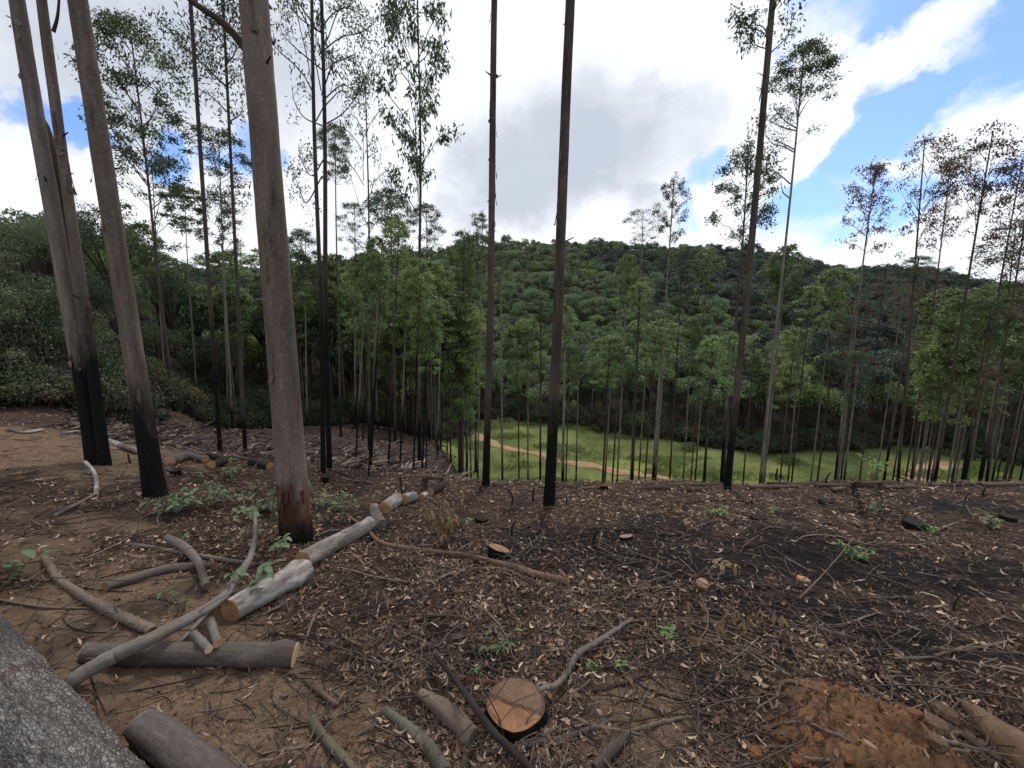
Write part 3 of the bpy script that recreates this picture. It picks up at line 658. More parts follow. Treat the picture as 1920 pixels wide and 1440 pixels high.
def scar_col(v, tco):
    c = knotcol(FK)(v, tco); z = v[:, 2]; ang = np.arctan2(v[:, 1], v[:, 0] - .0)
    n = fbm(v[:, 0] * 14, v[:, 1] * 14, z * 6, 90, 3)
    front = sst(.2, .75, -np.sin(ang) * .9 + .1 + (n - .5) * .9)
    tongue = .62 - .25 * np.abs(np.cos(ang) - .0)
    m = front * (1 - sst(tongue - .06, tongue + .04, z + (n - .5) * .25))
    c = c * (1 - m[:, None]) + np.array([.42, .24, .20]) * m[:, None]
    r = sst(.9, 1.0, np.cos(ang)) * (1 - sst(.42, .62, z + (n - .5) * .3)); c = c * (1 - r[:, None]) + np.array([1.1, .45, .3]) * r[:, None]
    return c
rt, pF, topF = big_tree(556, 1008, 474, 0, 62, 60, 'thickest standing eucalyptus trunk with grey brown bark and a red torn scar at its foot', 17, M_bark, .2, [(.5, 2)], FK, scar_col, EUC_MESH[1], 11, .12)
_pd = P(450, 88, pF.y)[0]; _pe = P(357, 0, pF.y)[0]; _pf = P(300, -60, pF.y)[0]; _pg = P(420, 45, pF.y)[0]
pts = spline([list(_pd + Vector((.06, 0, -.03)) - pF), list(_pg - pF), list(_pe - pF), list(_pf - pF)], 14)
v, q, tc_, _ = tube_data(pts, np.linspace(.034, .014, 14), 8, .08, 3); m = MB(); m.add(v, q, None, (.8, .7, .7), tc_); m.obj('branch', M_barkd, rt)
# torn bark flaps round the scar
for k in range(7):
    a_ = -2.4 + k * .32; zz = .50 + .1 * math.sin(k * 2.1); base_ = np.array([math.cos(a_) * .138, math.sin(a_) * .138, zz])
    m = MB(); w_ = .02; h_ = .10 + .04 * math.sin(k * 3.3); tg = np.array([-math.sin(a_), math.cos(a_), 0]); o_ = np.array([math.cos(a_), math.sin(a_), 0])
    vv = [base_ + tg * w_ * s_ * (1 - .5 * j / 3) + o_ * (.003 + .014 * (j / 3) ** 2) - np.array([0, 0, h_ * j / 3]) for j in range(4) for s_ in (-1, 1)]
    m.add(vv, [[0, 1, 3, 2], [2, 3, 5, 4], [4, 5, 7, 6]], None, (.8, .5, .42)); m.obj('torn_bark', M_bark2, rt)
big_tree(180, 868, 38, 0, 40, 31, 'leftmost eucalyptus trunk, grey above and charred black below, forking halfway up', 15, M_bark3, 1.75, [(.3, 3), (.7, -6)], [(3.1, 4.2, .04, .015), (3.9, 3.6, .04, .02), (4.6, 4.4, .03, .02)], None, EUC_MESH[0], 12)
rB, pB, tB = big_tree(196, 872, 84, 0, 26, 15, 'slim reddish eucalyptus trunk right behind the leftmost forked one, charred below', 15, M_bark, 2.1, [(.25, 5), (.5, 0), (.75, -5)], [(2.9, 1.2, .04, .01)], None, EUC_MESH[2], 13)
_q = [P(100, 60, pB.y)[0] - pB, P(108, 30, pB.y)[0] - pB, P(112, -20, pB.y)[0] - pB]
v, q, tc_, _ = tube_data(spline([list(x) for x in _q], 8), np.linspace(.02, .01, 8), 6, .05, 3); m = MB(); m.add(v, q, None, (.8, .7, .7), tc_); m.obj('branch', M_barkd, rB)
big_tree(292, 930, 150, 0, 45, 35, 'second thick eucalyptus trunk from the left, leaning, with charcoal black lower third', 16, M_bark, 1.25, [(.22, 4), (.5, -3)], [(1.9, 4.4, .04, .012), (2.6, 3.6, .04, .014), (3.3, 4.0, .03, .014), (4.1, 3.6, .03, .014)], None, EUC_MESH[3], 14)
_bA, _ = P(140, 480, G(180, 868)[0].y + .1)
# the fork stem of the leftmost tree
pA, tA = G(184, 866); rootA = [o for o in S.objects if o.name == 'eucalyptus_tree.001'][0]
st_pts = [list(P(186, 866, pA.y + .03)[0] - Vector(rootA.location)), list(P(160, 700, pA.y + .03)[0] - Vector(rootA.location)), list(P(135, 480, pA.y + .05)[0] - Vector(rootA.location)), list(P(112, 360, pA.y + .05)[0] - Vector(rootA.location)), list(P(86, 262, pA.y)[0] - Vector(rootA.location)), list(P(70, 215, pA.y - .02)[0] - Vector(rootA.location))]
pts = spline(st_pts, 50); v, q, tc_, _ = tube_data(pts, np.interp(np.linspace(0, 1, 50), [0, .9, 1], [.1, .075, .05]), 16, .07, 5)
m = MB(); m.add(v, q, None, (1, 1, 1), tc_, 1 - sst(1.3, 2.0, v[:, 2])); m.obj('stem', M_bark2, rootA)
rI, pI, tI = big_tree(1029, 946, 1072, 0, 21, 13.5, 'tall bare eucalyptus trunk right of centre, dark brown over a black charred foot', 17, M_barkd, 1.45, [(.35, 4), (.7, -2)], [(1.2, 1.5, .03, .006), (2.2, 1.5, .03, .006)], None, EUC_MESH[4], 15)
rH, pH, tH = big_tree(911, 911, 929, 0, 14, 7.5, 'slimmer bare eucalyptus trunk at the centre with long black charred foot', 16, M_bark2, 1.2, [(.3, 2), (.6, 3), (.8, -2)], [], None, EUC_MESH[5], 16)
rJ, pJ, tJ = big_tree(1363, 918, 1447, 0, 14.5, 6, 'tall eucalyptus right of centre with bare curved twigs near the top of the photo', 15, M_bark2, 1.35, [(.3, 3), (.6, 5), (.85, 2)], [], None, EUC_MESH[2], 17)
def limb(root, org, pix, Y, r0, r1, tuft=0, mat=M_barkd, seed=0, tr=.25, lm=M_leaf_e, ll=.07):
    q3 = [list(P(u, v_, Y + dy)[0] - org) for (u, v_, dy) in pix]; pts = spline(q3, 14); m = MB()
    v, q, tc_, _ = tube_data(pts, np.linspace(r0, r1, 14), 5, .05, seed); m.add(v, q, None, (1, 1, 1), tc_)
    rg = np.random.default_rng(seed + 900)
    if tuft:
        C = []; D_ = []
        for k in range(tuft):
            b = pts[int(rg.uniform(.45, 1) * 13)]; e = b + unit(rg.normal(size=3) + [0, 0, .4]) * tr * rg.uniform(.4, 1.2)
            v, q, tc_, _ = tube_data(spline([b, (b + e) / 2 + [0, 0, .02], e], 4), np.linspace(r1, .002, 4), 3, 0, 1); m.add(v, q, None, (1, 1, 1), tc_)
            nl = int(rg.integers(9, 24)); C.append(e + rg.normal(size=(nl, 3)) * tr * .28); D_.append(unit(rg.normal(size=(nl, 3)) + [0, 0, -1.0]))
        m3 = MB(); leaves(m3, np.vstack(C), np.vstack(D_), ll, ll * .15, rg, rg.uniform(.7, 1.2, sum(map(len, C))), .3, 0)
    bo = m.obj('branch', [mat], root, None, False)
    if tuft: m3.obj('foliage', [lm], bo, None, False)
YJ = pJ.y
for i, (px, tf) in enumerate([([(1443, 85, 0), (1430, 50, .1), (1395, 45, .2), (1368, 10, .2)], 9), ([(1442, 90, 0), (1432, 62, -.1), (1400, 52, -.2), (1375, 50, -.3)], 12), ([(1441, 92, 0), (1418, 85, .1), (1408, 70, .2), (1396, 78, .2)], 8),
                              ([(1447, 97, 0), (1470, 75, .1), (1483, 50, .1), (1485, 12, .1)], 9), ([(1437, 145, 0), (1428, 140, 0), (1420, 136, 0)], 0), ([(1432, 240, .0), (1424, 232, .1), (1418, 236, .1)], 5), ([(1451, 20, 0), (1460, 5, 0), (1480, -20, 0)], 5)]):
    limb(rJ, pJ, px, YJ, .009, .003, tf, M_barkd, i, .16)

# twin charred trees left of centre, and other slim foreground stems with visible crowns
Yg = G(612, 888)[0].y
tree(606, 888, 587, 0, Yg, 11, SP_[0], 75, 210, 'front stem of the pair of thin black charred eucalyptus trees left of centre', mat=M_barkd, charh=3.2, top_v=-330, wtop=5, sides=14, seg=40, bend=[(.3, .03, 0), (.6, -.03, 0)])
rG = tree(618, 884, 600, 0, Yg + .25, 12, SP_[1], 80, 200, 'rear stem of the pair of thin black charred eucalyptus trees, with leafy side boughs', mat=M_barkd, charh=3.0, top_v=-320, wtop=5, sides=14, seg=40, bend=[(.3, -.02, 0), (.6, .04, 0)])
oG = Vector(rG.location)
for i, (px, tf) in enumerate([([(606, 235, 0), (640, 215, .1), (665, 185, .2), (690, 140, .3), (705, 100, .4)], 26), ([(607, 165, 0), (625, 120, -.1), (650, 110, -.2), (668, 98, -.3)], 16), ([(600, 60, 0), (620, 30, 0), (650, 15, 0), (690, 35, .1)], 22),
                              ([(603, 130, 0), (560, 95, .1), (535, 70, .2), (520, 40, .2)], 8), ([(603, 235, 0), (570, 220, .1), (552, 190, .2), (548, 160, .2)], 5), ([(604, 190, 0), (640, 160, .1), (665, 170, .2), (700, 175, .3)], 18), ([(606, 300, 0), (585, 330, 0), (565, 300, -.1), (560, 270, -.1)], 10),
                              ([(600, 100, 0), (640, 70, .2), (680, 60, .3), (715, 30, .3)], 22), ([(600, 60, 0), (570, 40, -.2), (550, 20, -.2), (535, -5, -.1)], 12), ([(604, 330, 0), (575, 380, .1), (560, 350, .1), (548, 320, .1)], 12)]):
    limb(rG, oG, px, Yg + .25, .011, .0035, tf, M_barkd, 20 + i, .22, M_leaf_e, .06)
tree(413, 850, 357, 0, None, 10, EUC_MESH[1], 70, -250, 'straight slim eucalyptus with black lower trunk, crossing behind the curved bough of the thickest trunk', mat=M_bark2, charh=2.2, top_v=-420, wtop=7, sides=14, seg=30)
rE = tree(460, 850, 418, 0, None, 9, SP_[2], 70, 20, 'slim eucalyptus with open leafy boughs, close on the left of the thickest trunk', mat=M_bark2, charh=1.0, top_v=-260, wtop=4, sides=12, seg=30)
oE = Vector(rE.location); YE = oE.y
for i, (px, tf) in enumerate([([(425, 162, 0), (395, 135, .1), (370, 110, .2), (330, 75, .3), (318, 50, .3)], 26), ([(426, 165, 0), (400, 140, .1), (385, 115, .1), (372, 60, .2)], 18), ([(426, 210, 0), (395, 180, .1), (372, 165, .2), (362, 140, .2)], 6),
                              ([(422, 90, 0), (410, 70, 0), (395, 45, 0), (385, 15, 0)], 18), ([(426, 160, 0), (440, 145, -.1), (452, 140, -.2)], 12), ([(430, 228, 0), (450, 215, 0), (456, 200, 0)], 8), ([(422, 60, 0), (436, 30, 0), (446, 5, 0)], 18), ([(424, 120, 0), (440, 100, 0), (450, 60, 0)], 18)]):
    limb(rE, oE, px, YE, .013, .004, tf, M_barkd, 40 + i, .36, M_leaf_e, .085)

# --- trees whose crowns stand against the sky --------------------------------
sky_trees = [
 (333, 822, 243, 45, 19, 9, EUC_MESH[1], 72, 335, 'tall eucalyptus with full tiered dark crown, between the two thickest leaning trunks', M_bark2),
 (314, 812, 284, 288, 22, 5, EUC_MESH[0], 62, 480, 'lower round crowned eucalyptus beneath the tall tiered crown at left', M_barkp),
 (372, 800, 346, 352, 25, 4, EUC_G[2], 36, 430, 'thin eucalyptus with small bright green tuft on top, left of the straight black trunk', M_barkp),
 (437, 815, 410, 247, 22, 6, EUC_MESH[3], 58, 400, 'eucalyptus with wide dark crown crossed by two slim trunks', M_barkp),
 (428, 812, 415, 362, 26, 4, EUC_MESH[4], 34, 500, 'short thin eucalyptus with narrow crown below the wide dark crown at left', M_barkp),
 (693, 888, 685, 168, 15, 6.5, SP_[0], 52, 470, 'eucalyptus with wispy see-through crown, left of the dense tall crown near centre', M_bark2),
 (787, 890, 782, -15, 13, 8.5, EUC_MESH[2], 66, 380, 'tall dark crowned eucalyptus with shaggy hanging tiers, left of the central trunks', M_bark2),
 (742, 885, 733, 360, 24, 5, EUC_MESH[5], 44, 500, 'eucalyptus with dense pointed green crown left of centre', M_bark2),
 (806, 884, 800, 386, 26, 4.5, EUC_MESH[3], 33, 510, 'eucalyptus with loose rounded crown just right of the shaggy tall one', M_bark2),
 (667, 868, 665, 383, 26, 4, EUC_MESH[0], 27, 480, 'small topped thin eucalyptus left of the dense pointed crown', M_barkp),
 (896, 884, 905, 400, 28, 4, EUC_MESH[4], 20, 470, 'thin eucalyptus whose sparse little crown touches the slim central trunk', M_barkp),
 (577, 858, 573, 435, 25, 4, EUC_MESH[1], 32, 560, 'eucalyptus with leafy crown just right of the thickest trunk', M_barkp),
 (640, 872, 628, 238, 21, 5, EUC_MESH[5], 30, 340, 'thin eucalyptus with compact green crown behind the charred pair', M_bark2),
 (302, 806, 268, 424, 26, 4, EUC_G[4], 30, 520, 'green topped thin eucalyptus low behind the tall tiered one', M_barkp),
 (1228, 905, 1264, 340, 25, 6, EUC_MESH[2], 25, 455, 'eucalyptus with slim small crown above the middle of the ridge', M_barkp),
 (1182, 905, 1206, 396, 29, 4, EUC_R[5], 38, 460, 'eucalyptus with flat brownish sparse crown just over the ridge right of centre', M_barkp),
 (1355, 908, 1403, 285, 20, 8, EUC_MESH[4], 50, 470, 'eucalyptus with thin layered crown directly behind the tall twiggy one', M_bark2),
 (1425, 912, 1508, 95, 18, 9, KD_MESH, 56, 262, 'pale stemmed eucalyptus topped by one round dense crown against blue sky', M_barkp),
 (1570, 905, 1643, 310, 24, 7, EUC_R[6], 42, 475, 'scorched eucalyptus with one-sided crown leaning to the left, on its own in the blue gap', M_barkp),
 (1683, 905, 1734, 260, 20, 8, EUC_R[2], 46, 480, 'scorched eucalyptus with drooping open crown, first of the reddish cluster at right', M_bark2),
 (1708, 905, 1784, 294, 24, 6, EUC_R[7], 34, 470, 'slim scorched eucalyptus between the two tallest reddish crowns', M_bark2),
 (1752, 905, 1862, 245, 18, 9, EUC_R[0], 56, 500, 'tallest scorched eucalyptus with wide reddish crown near the right edge', M_bark2),
 (1808, 905, 1917, 300, 19, 8, EUC_R[3], 56, 520, 'scorched eucalyptus with broken reddish crown cut by the right edge of the photo', M_bark2),
 (1850, 905, 1905, 418, 21, 7, EUC_R[1], 62, 560, 'low dense brownish crowned eucalyptus at the right edge', M_bark2),
 (1838, 905, 1935, 330, 16, 8, EUC_R[4], 50, 600, 'scorched eucalyptus mostly beyond the right edge of the photo', M_bark2),
]
for (ub, vb, ut, vt, Y, w, cr, R, cb, lab, mt) in sky_trees:
    tree(ub, vb, ut, vt, Y, w, cr, R, cb, lab, None, mt, random.uniform(1.2, 2.6), wtop=w * .3, seg=18, sides=10, bend=[(.35, random.uniform(-.06, .06), 0), (.7, random.uniform(-.1, .1), 0)])
rK = [o for o in S.objects if o.get('label', '').startswith('pale stemmed')][0]
for i, px in enumerate([[(1488, 285, 0), (1470, 275, .1), (1450, 270, .2), (1436, 255, .2)], [(1489, 280, 0), (1465, 268, .1), (1438, 258, .2)], [(1482, 345, 0), (1465, 330, 0), (1450, 318, .1), (1438, 295, .1)], [(1481, 372, 0), (1468, 360, 0), (1464, 340, 0)], [(1494, 225, 0), (1505, 205, 0), (1518, 185, 0)], [(1493, 240, 0), (1470, 225, 0), (1450, 200, 0)], [(1492, 245, 0), (1465, 238, 0), (1440, 225, 0)]]):
    limb(rK, Vector(rK.location), px, 18, .03, .01, 12 if i > 4 or i == 1 else 0, M_barkp, 60 + i, .4, M_leaf_e, .11)

# --- plantation stems on the slope -------------------------------------------
LMK = [(880, 'slim bare central trunk'), (1029, 'tall bare trunk right of centre'), (1228, 'stem with slim small crown above the ridge'), (1363, 'tall twiggy trunk'), (1425, 'pale stem with the round dense crown'), (1570, 'lone one-sided scorched tree'), (1683, 'first tree of the reddish cluster'), (1752, 'tallest scorched tree')]
ORD = 'first second third fourth fifth sixth seventh eighth ninth tenth eleventh twelfth thirteenth fourteenth fifteenth sixteenth'.split()
lcount = {}
LML = [(560, 'thickest trunk'), (600, 'charred pair'), (693, 'wispy see-through tree'), (742, 'dense pointed green tree'), (787, 'tall shaggy tree'), (806, 'tree with loose rounded crown'), (860, 'valley path start')]
ucount = {}
def near_label(kind, u, left=True):
    t_ = sorted(LML + LMK) if left else LMK
    c_ = [k_ for k_ in t_ if k_[0] <= u]; nm = (c_[-1] if c_ else (0, 'left edge of the photo'))[1]; ucount[(kind, nm)] = ucount.get((kind, nm), 0) + 1
    return '%s %s right of the %s' % (ORD[ucount[(kind, nm)] - 1], kind, nm)
def rel_label(u):
    j = max(k_ for k_ in range(len(LMK)) if LMK[k_][0] <= u); lcount[j] = lcount.get(j, 0) + 1
    return '%s slim stem right of the %s' % (ORD[lcount[j] - 1], LMK[j][1])
left_st = [(660, 810, 560, 2), (667, 860, 520, 4), (680, 826, 600, 3), (695, 876, 470, 6), (691, 893, 500, 3.5), (722, 806, 610, 3), (728, 876, 470, 4.5), (750, 876, 560, 4), (768, 820, 600, 3), (775, 885, 520, 4), (792, 883, 600, 4),
           (798, 883, 620, 3), (815, 820, 560, 3), (820, 856, 620, 3), (827, 840, 600, 3), (843, 806, 580, 3), (850, 793, 600, 3), (863, 890, 455, 4.5), (868, 860, 520, 3.5), (875, 893, 560, 5), (891, 885, 500, 4)]
for i, (u, v_, tv, w) in enumerate(left_st):
    vt = tv - 40 + random.uniform(-25, 25)
    tree(u, v_, u + (u - 950) * (-(v_ - vt) / 5000.) * -1 * -1, vt, None if v_ < 895 else 12, w, (EUC_G)[i % 6], random.uniform(22, 36), vt + random.uniform(75, 150),
         near_label('slim sooty stem on the left slope', u), 'slim eucalypts on the burnt slope left of the path', [M_bark2, M_barkp, M_barkd][i % 3], random.uniform(1.5, 3.5), wtop=w * .45)
right_st = [(942, 5), (973, 3.5), (990, 4), (1013, 5), (1055, 7), (1061, 3.5), (1080, 4), (1130, 5), (1134, 4), (1148, 4), (1157, 4.5), (1185, 7), (1197, 3.5), (1209, 4), (1224, 7), (1255, 4), (1281, 3.5), (1295, 3), (1303, 4), (1320, 7), (1352, 8), (1393, 4),
            (1432, 5), (1462, 3.5), (1477, 4), (1484, 4), (1520, 4), (1532, 5), (1565, 6), (1576, 5), (1582, 6), (1611, 4), (1642, 4), (1657, 7), (1673, 4), (1697, 4), (1711, 4), (1737, 4), (1784, 5), (1803, 7), (1835, 7), (1847, 4), (1860, 5), (1868, 4), (1880, 5), (1893, 5), (1912, 5)]
for i, (u, w) in enumerate(right_st):
    Y = min(34, max(13, .17 * F / w * random.uniform(.85, 1.1))); vt = random.choice((470, 520, 560, 590, 620, 640)) + random.uniform(-20, 20) if u < 1500 else random.uniform(480, 680)
    ut = u + (u - 950) * (905 - vt) / 4745.
    cr = EUC_R[i % 6] if (u > 1560 and i % 3) else (EUC_G if i % 3 else EUC_MESH)[i % 6]
    tree(u, 905, ut + random.uniform(-6, 6), vt, Y, w, cr, random.uniform(18, 36), vt + random.uniform(60, 130),
         rel_label(u), 'slim eucalypts behind the crest', [M_barkp, M_bark2, M_barkp, M_barkd][i % 4], random.uniform(1.5, 4), wtop=w * .5)
# further plantation stems standing on the valley side
k = 0
for i in range(400):
    if k >= 125: break
    zone = random.random()
    if zone < .45: u = random.uniform(560, 900); Y = random.uniform(30, 46)
    elif zone < .6: u = random.uniform(250, 560); Y = random.uniform(24, 36)
    elif zone < .72: u = random.uniform(900, 1500); Y = random.uniform(float(meadow_far((u - 960) / F)), float(meadow_far((u - 960) / F)) + 12)
    else: u = random.uniform(1690, 2050); Y = random.uniform(20, 46)
    x = (u - 960) / F * Y; z = float(H(x, Y)); ht = random.uniform(9, 15)
    vbot = 720 + F * math.tan(math.atan2(CH - z, Y) - PITCH); q = math.atan2(z + ht - CH, Y) + PITCH; vt = 720 - F * math.tan(q)
    if vt < 455 or (u > 1690 and vt < 520): continue
    Rm = random.uniform(1.2, 1.9)
    root = tree(960 + (u - 960) * 1.0, vbot, 960 + (u - 960) * (CP + (720 - vt) / F * SP) / (CP + (720 - vbot) / F * SP), vt, Y, .15 * F / Y, (EUC_R[i % 6] if u > 1690 and i % 2 else EUC_G[i % 6]), Rm * F / Y, vt + random.uniform(2.6, 5.2) * F / Y,
         'thin pale eucalyptus in the dense stand on the far side of the clearing', 'thin pale eucalypts of the dense stand', [M_barkp, M_barkp, M_bark2][i % 3], random.uniform(.5, 2), wtop=.07 * F / Y, seg=8, sides=6)
    k += 1

# ------------------------------------------------------------------ native forest on the hills
fp = []
rgf = np.random.default_rng(55)
sp0 = 3.2
Yc = 8.0
while Yc < 360:
    step = sp0 * (1 + Yc / 260)
    n = int(2 * 1.75 * Yc / step)
    for j in range(n):
        y = Yc + rgf.uniform(-.4, .4) * step; x = -1.75 * Yc + (j + .5 + rgf.uniform(-.4, .4)) * step; tx = x / y
        if y > float(forest_start(tx)) + rgf.uniform(0, 2): fp.append((x, y))
    Yc += step * .92
for i in range(70):
    x_ = rgf.uniform(-26, -11.5); y_ = rgf.uniform(3, 11); fp.append((x_, y_))
fp = np.array(fp); fz = H(fp[:, 0], fp[:, 1]); vis = np.abs(fp[:, 0] / fp[:, 1]) < 1.42
order = np.argsort(fp[:, 1] + np.where(vis, 0, 500)); NI = 290
near_i, far_i = order[:NI], order[NI:]; far_i = far_i[fp[far_i, 1] > 30]
TR = [None] * 3
def forest_trunk(i, h):
    m = MB(); pts = spline([[0, 0, -.4], [.1 * i, .05, h * .5], [0, 0, h]], 6); v, q, tc_, _ = tube_data(pts, np.linspace(.12, .05, 6), 6, .1, i); m.add(v, q, None, (1, 1, 1), tc_); return m.mesh('trunk', M_bark2)
TM = [forest_trunk(i, 6.0) for i in range(3)]
silver_px = [(1372, 683), (458, 628), (1630, 605), (400, 615)]
nsil = 0
for c, i in enumerate(near_i):
    x, y = fp[i]; z = fz[i]; h = rgf.uniform(4.5, 8.5) * (1 if y > 25 else (.72 if y > 11 else .42)); h = max(1.8, min(h, 1.6 + .19 * y - z)) if x / y < -.8 else h; Rr = rgf.uniform(2.0, 3.3) * (1 if y > 25 else (.7 if y > 11 else .42))
    Rr = min(Rr, h * .6); left = x / y < -.3
    lab, grp = (('bushy native tree in the dark wood behind the left clearing', 'native trees of the left wood') if left else ('bushy native tree at the foot of the forested hill beyond the meadow', 'native trees at the foot of the hill'))
    r = empty('forest_tree', (x, y, z), lab, 'tree', grp)
    o = bpy.data.objects.new('trunk', TM[c % 3]); link(o, r); o.scale = (1, 1, h / 6.5)
    me = NEARN[c % 3] if y < 30 else (NAT_G[c % 6] if rgf.random() < .3 else (NAT_SHADE[c % 6] if (x / y > .45 and rgf.random() < .7) else NAT_MESH[c % 6]))  # most right-hand crowns take the leaf copy with painted cloud shade
    o = bpy.data.objects.new('crown', me); link(o, r); s = Rr / 3.0; o.scale = (s, s, s * rgf.uniform(.9, 1.5)); o.location = (0, 0, h - 2.2 * s); o.rotation_euler = (0, 0, rgf.uniform(0, 6.28))
for (u, v_, Y) in [(1372, 690, 60), (460, 632, 36), (1632, 610, 120), (415, 618, 40)]:
    p, t = P(u, v_, Y); z = float(H(p.x, p.y)); h = p.z - z
    r = empty('cecropia_tree', (p.x, p.y, z), {1372: 'silver leaved tree beside the tall twiggy trunk, low on the hill', 460: 'larger silver leaved tree between the slim trunks at left', 1632: 'small silvery tree halfway up the hill at right', 415: 'smaller silver leaved tree left of the other silver one'}[u], 'tree')
    o = bpy.data.objects.new('trunk', TM[0]); link(o, r); o.scale = (.8, .8, h / 6)
    o = bpy.data.objects.new('crown', NAT_S); link(o, r); s = 22 * t / F / 3; o.scale = (s * .6, s * .6, s * .4); o.location = (0, 0, h - .8 * s)

def scatter_stuff(name, pts, scl, protos, label, seed, rotr=True, zs=(1, 1)):
    col = bpy.data.collections.new(name + '_sources')
    for i, me in enumerate(protos):
        o = bpy.data.objects.new('source_%d' % i, me); col.objects.link(o)
    me = bpy.data.meshes.new(name); n = len(pts); me.vertices.add(n); me.vertices.foreach_set('co', np.asarray(pts, np.float32).ravel())
    rg = np.random.default_rng(seed)
    a = me.attributes.new('scl', 'FLOAT_VECTOR', 'POINT'); sc = np.stack([scl, scl, scl * rg.uniform(zs[0], zs[1], n)], 1); a.data.foreach_set('vector', sc.astype(np.float32).ravel())
    a = me.attributes.new('rot', 'FLOAT_VECTOR', 'POINT'); ro = np.zeros((n, 3)); ro[:, 2] = rg.uniform(0, 6.28, n); a.data.foreach_set('vector', ro.astype(np.float32).ravel())
    a = me.attributes.new('idx', 'INT', 'POINT'); a.data.foreach_set('value', rg.integers(0, len(protos), n).astype(np.int32))
    ob = bpy.data.objects.new(name, me); link(ob); tag(ob, label, name.replace('_', ' '), kind='stuff')
    ng = bpy.data.node_groups.new(name, 'GeometryNodeTree'); ng.interface.new_socket('Geometry', in_out='INPUT', socket_type='NodeSocketGeometry'); ng.interface.new_socket('Geometry', in_out='OUTPUT', socket_type='NodeSocketGeometry')
    g = ng.nodes; l = ng.links; gi_ = g.new('NodeGroupInput'); go = g.new('NodeGroupOutput'); ci = g.new('GeometryNodeCollectionInfo'); ci.inputs['Collection'].default_value = col; ci.inputs['Separate Children'].default_value = True; ci.inputs['Reset Children'].default_value = True
    ip = g.new('GeometryNodeInstanceOnPoints'); ip.inputs['Pick Instance'].default_value = True
    def at(nm, ty):
        x = g.new('GeometryNodeInputNamedAttribute'); x.data_type = ty; x.inputs['Name'].default_value = nm; return x.outputs[0]
    l.new(gi_.outputs[0], ip.inputs['Points']); l.new(ci.outputs[0], ip.inputs['Instance']); l.new(at('idx', 'INT'), ip.inputs['Instance Index'])
    e2r = g.new('FunctionNodeEulerToRotation'); l.new(at('rot', 'FLOAT_VECTOR'), e2r.inputs[0]); l.new(e2r.outputs[0], ip.inputs['Rotation']); l.new(at('scl', 'FLOAT_VECTOR'), ip.inputs['Scale']); l.new(ip.outputs[0], go.inputs[0])
    md = ob.modifiers.new('scatter', 'NODES'); md.node_group = ng; return ob
fpts = np.stack([fp[far_i, 0], fp[far_i, 1], fz[far_i] + 2.3], 1); fs_ = rgf.uniform(.45, 1.1, len(far_i)) * (1 + fp[far_i, 1] / 800)
ftx = fpts[:, 0] / fpts[:, 1]; fn_ = fbm(fpts[:, 0] * .02, fpts[:, 1] * .02, 0, 99, 2) - .5
shade_m = (ftx + fn_ * .7 > .34 + .35 * sst(160, 70, fpts[:, 1])) | (ftx + fn_ * .3 < -.33)  # hillsides whose crowns get the painted cloud shade; the rest stay sunlit-toned
scatter_stuff('far_forest', fpts[~shade_m], fs_[~shade_m], NAT_MESH + NAT_MESH[:2] + NAT_G[:2], 'woodland tinted lighter green as if sunlit, covering the middle of the hillside', 5, zs=(.8, 1.7))
scatter_stuff('shade_tinted_far_forest', fpts[shade_m], fs_[shade_m], NAT_SHADE, 'forest tinted dark as if under cloud, on the right and far left hillsides', 8, zs=(.8, 1.5))
# undergrowth along the left wood edge and below the forest
ug = []
for i in range(2600):
    u = rgf.uniform(-250, 880); tx = (u - 960) / F; fs0 = float(forest_start(tx)); y = fs0 + rgf.uniform(-1.5, 7) * (fs0 / 14)
    ug.append((tx * y, y))
for i in range(380):
    u = rgf.uniform(870, 2000); tx = (u - 960) / F; y = float(forest_start(tx)) + rgf.uniform(-1.5, 4)
    if not (.92 < tx < 1.15 and y < 46): ug.append((tx * y, y))
for i in range(700): ug.append((rgf.uniform(-24, -10.2), rgf.uniform(3, 11)))
ug = np.array(ug); uz = H(ug[:, 0], ug[:, 1])
scatter_stuff('undergrowth', np.stack([ug[:, 0], ug[:, 1], uz - .1], 1), rgf.uniform(.45, 1.3, len(ug)) * (.55 + ug[:, 1] / 45), BUSHM, 'tangled shrubs and ferns at the edge of the woods', 6, zs=(.8, 1.7))

# ------------------------------------------------------------------ meadow grass and shrubs
mb = MB(); n = 70000
mx = rgf.uniform(-8, 62, n); my = rgf.uniform(24, 62, n); mz = H(mx, my); keep = (mz < -10.2) & (my < forest_start(mx / my)) & (mx / my > -.16)
mx, my, mz = mx[keep], my[keep], mz[keep]; n = len(mx)
cl = fbm(mx * .2, my * .45, 0, 91, 3); hh = .09 + .45 * sst(.5, .68, cl) + .06 * rgf.random(n)
c = np.stack([mx, my, mz - .02], 1); d = unit(np.stack([rgf.normal(size=n) * .5, rgf.normal(size=n) * .5, np.ones(n)], 1))
gcol = np.stack([.9 + .5 * rgf.random(n), .9 + .3 * rgf.random(n), .8 + .3 * rgf.random(n)], 1) * (.8 + .5 * fbm(mx * .5, my * .7, 0, 95, 3))[:, None]
leaves(mb, c, d, hh, hh * .16, rgf, gcol, .1); tag(mb.obj('meadow_grass', M_grass, None, None, False), 'rough green grass growing over the valley floor', 'grass', kind='stuff')
shr = [(1110, 800), (1040, 792), (950, 792), (925, 785), (1290, 842), (1480, 868)]
sp_pts = [G(u, v_)[0] for u, v_ in shr]
for i, p in enumerate(sp_pts):
    o = bpy.data.objects.new('meadow_shrub', with_mat(BUSHM[i % 4], M_leaf_g)); link(o); o.location = p; s = random.uniform(.7, 1.3); o.scale = (s * 1.6, s, s * .7); o.rotation_euler = (0, 0, random.uniform(-.4, .4)); tag(o, 'low green shrub in the meadow near the foot of the wood', 'shrub', 'low shrubs in the meadow')

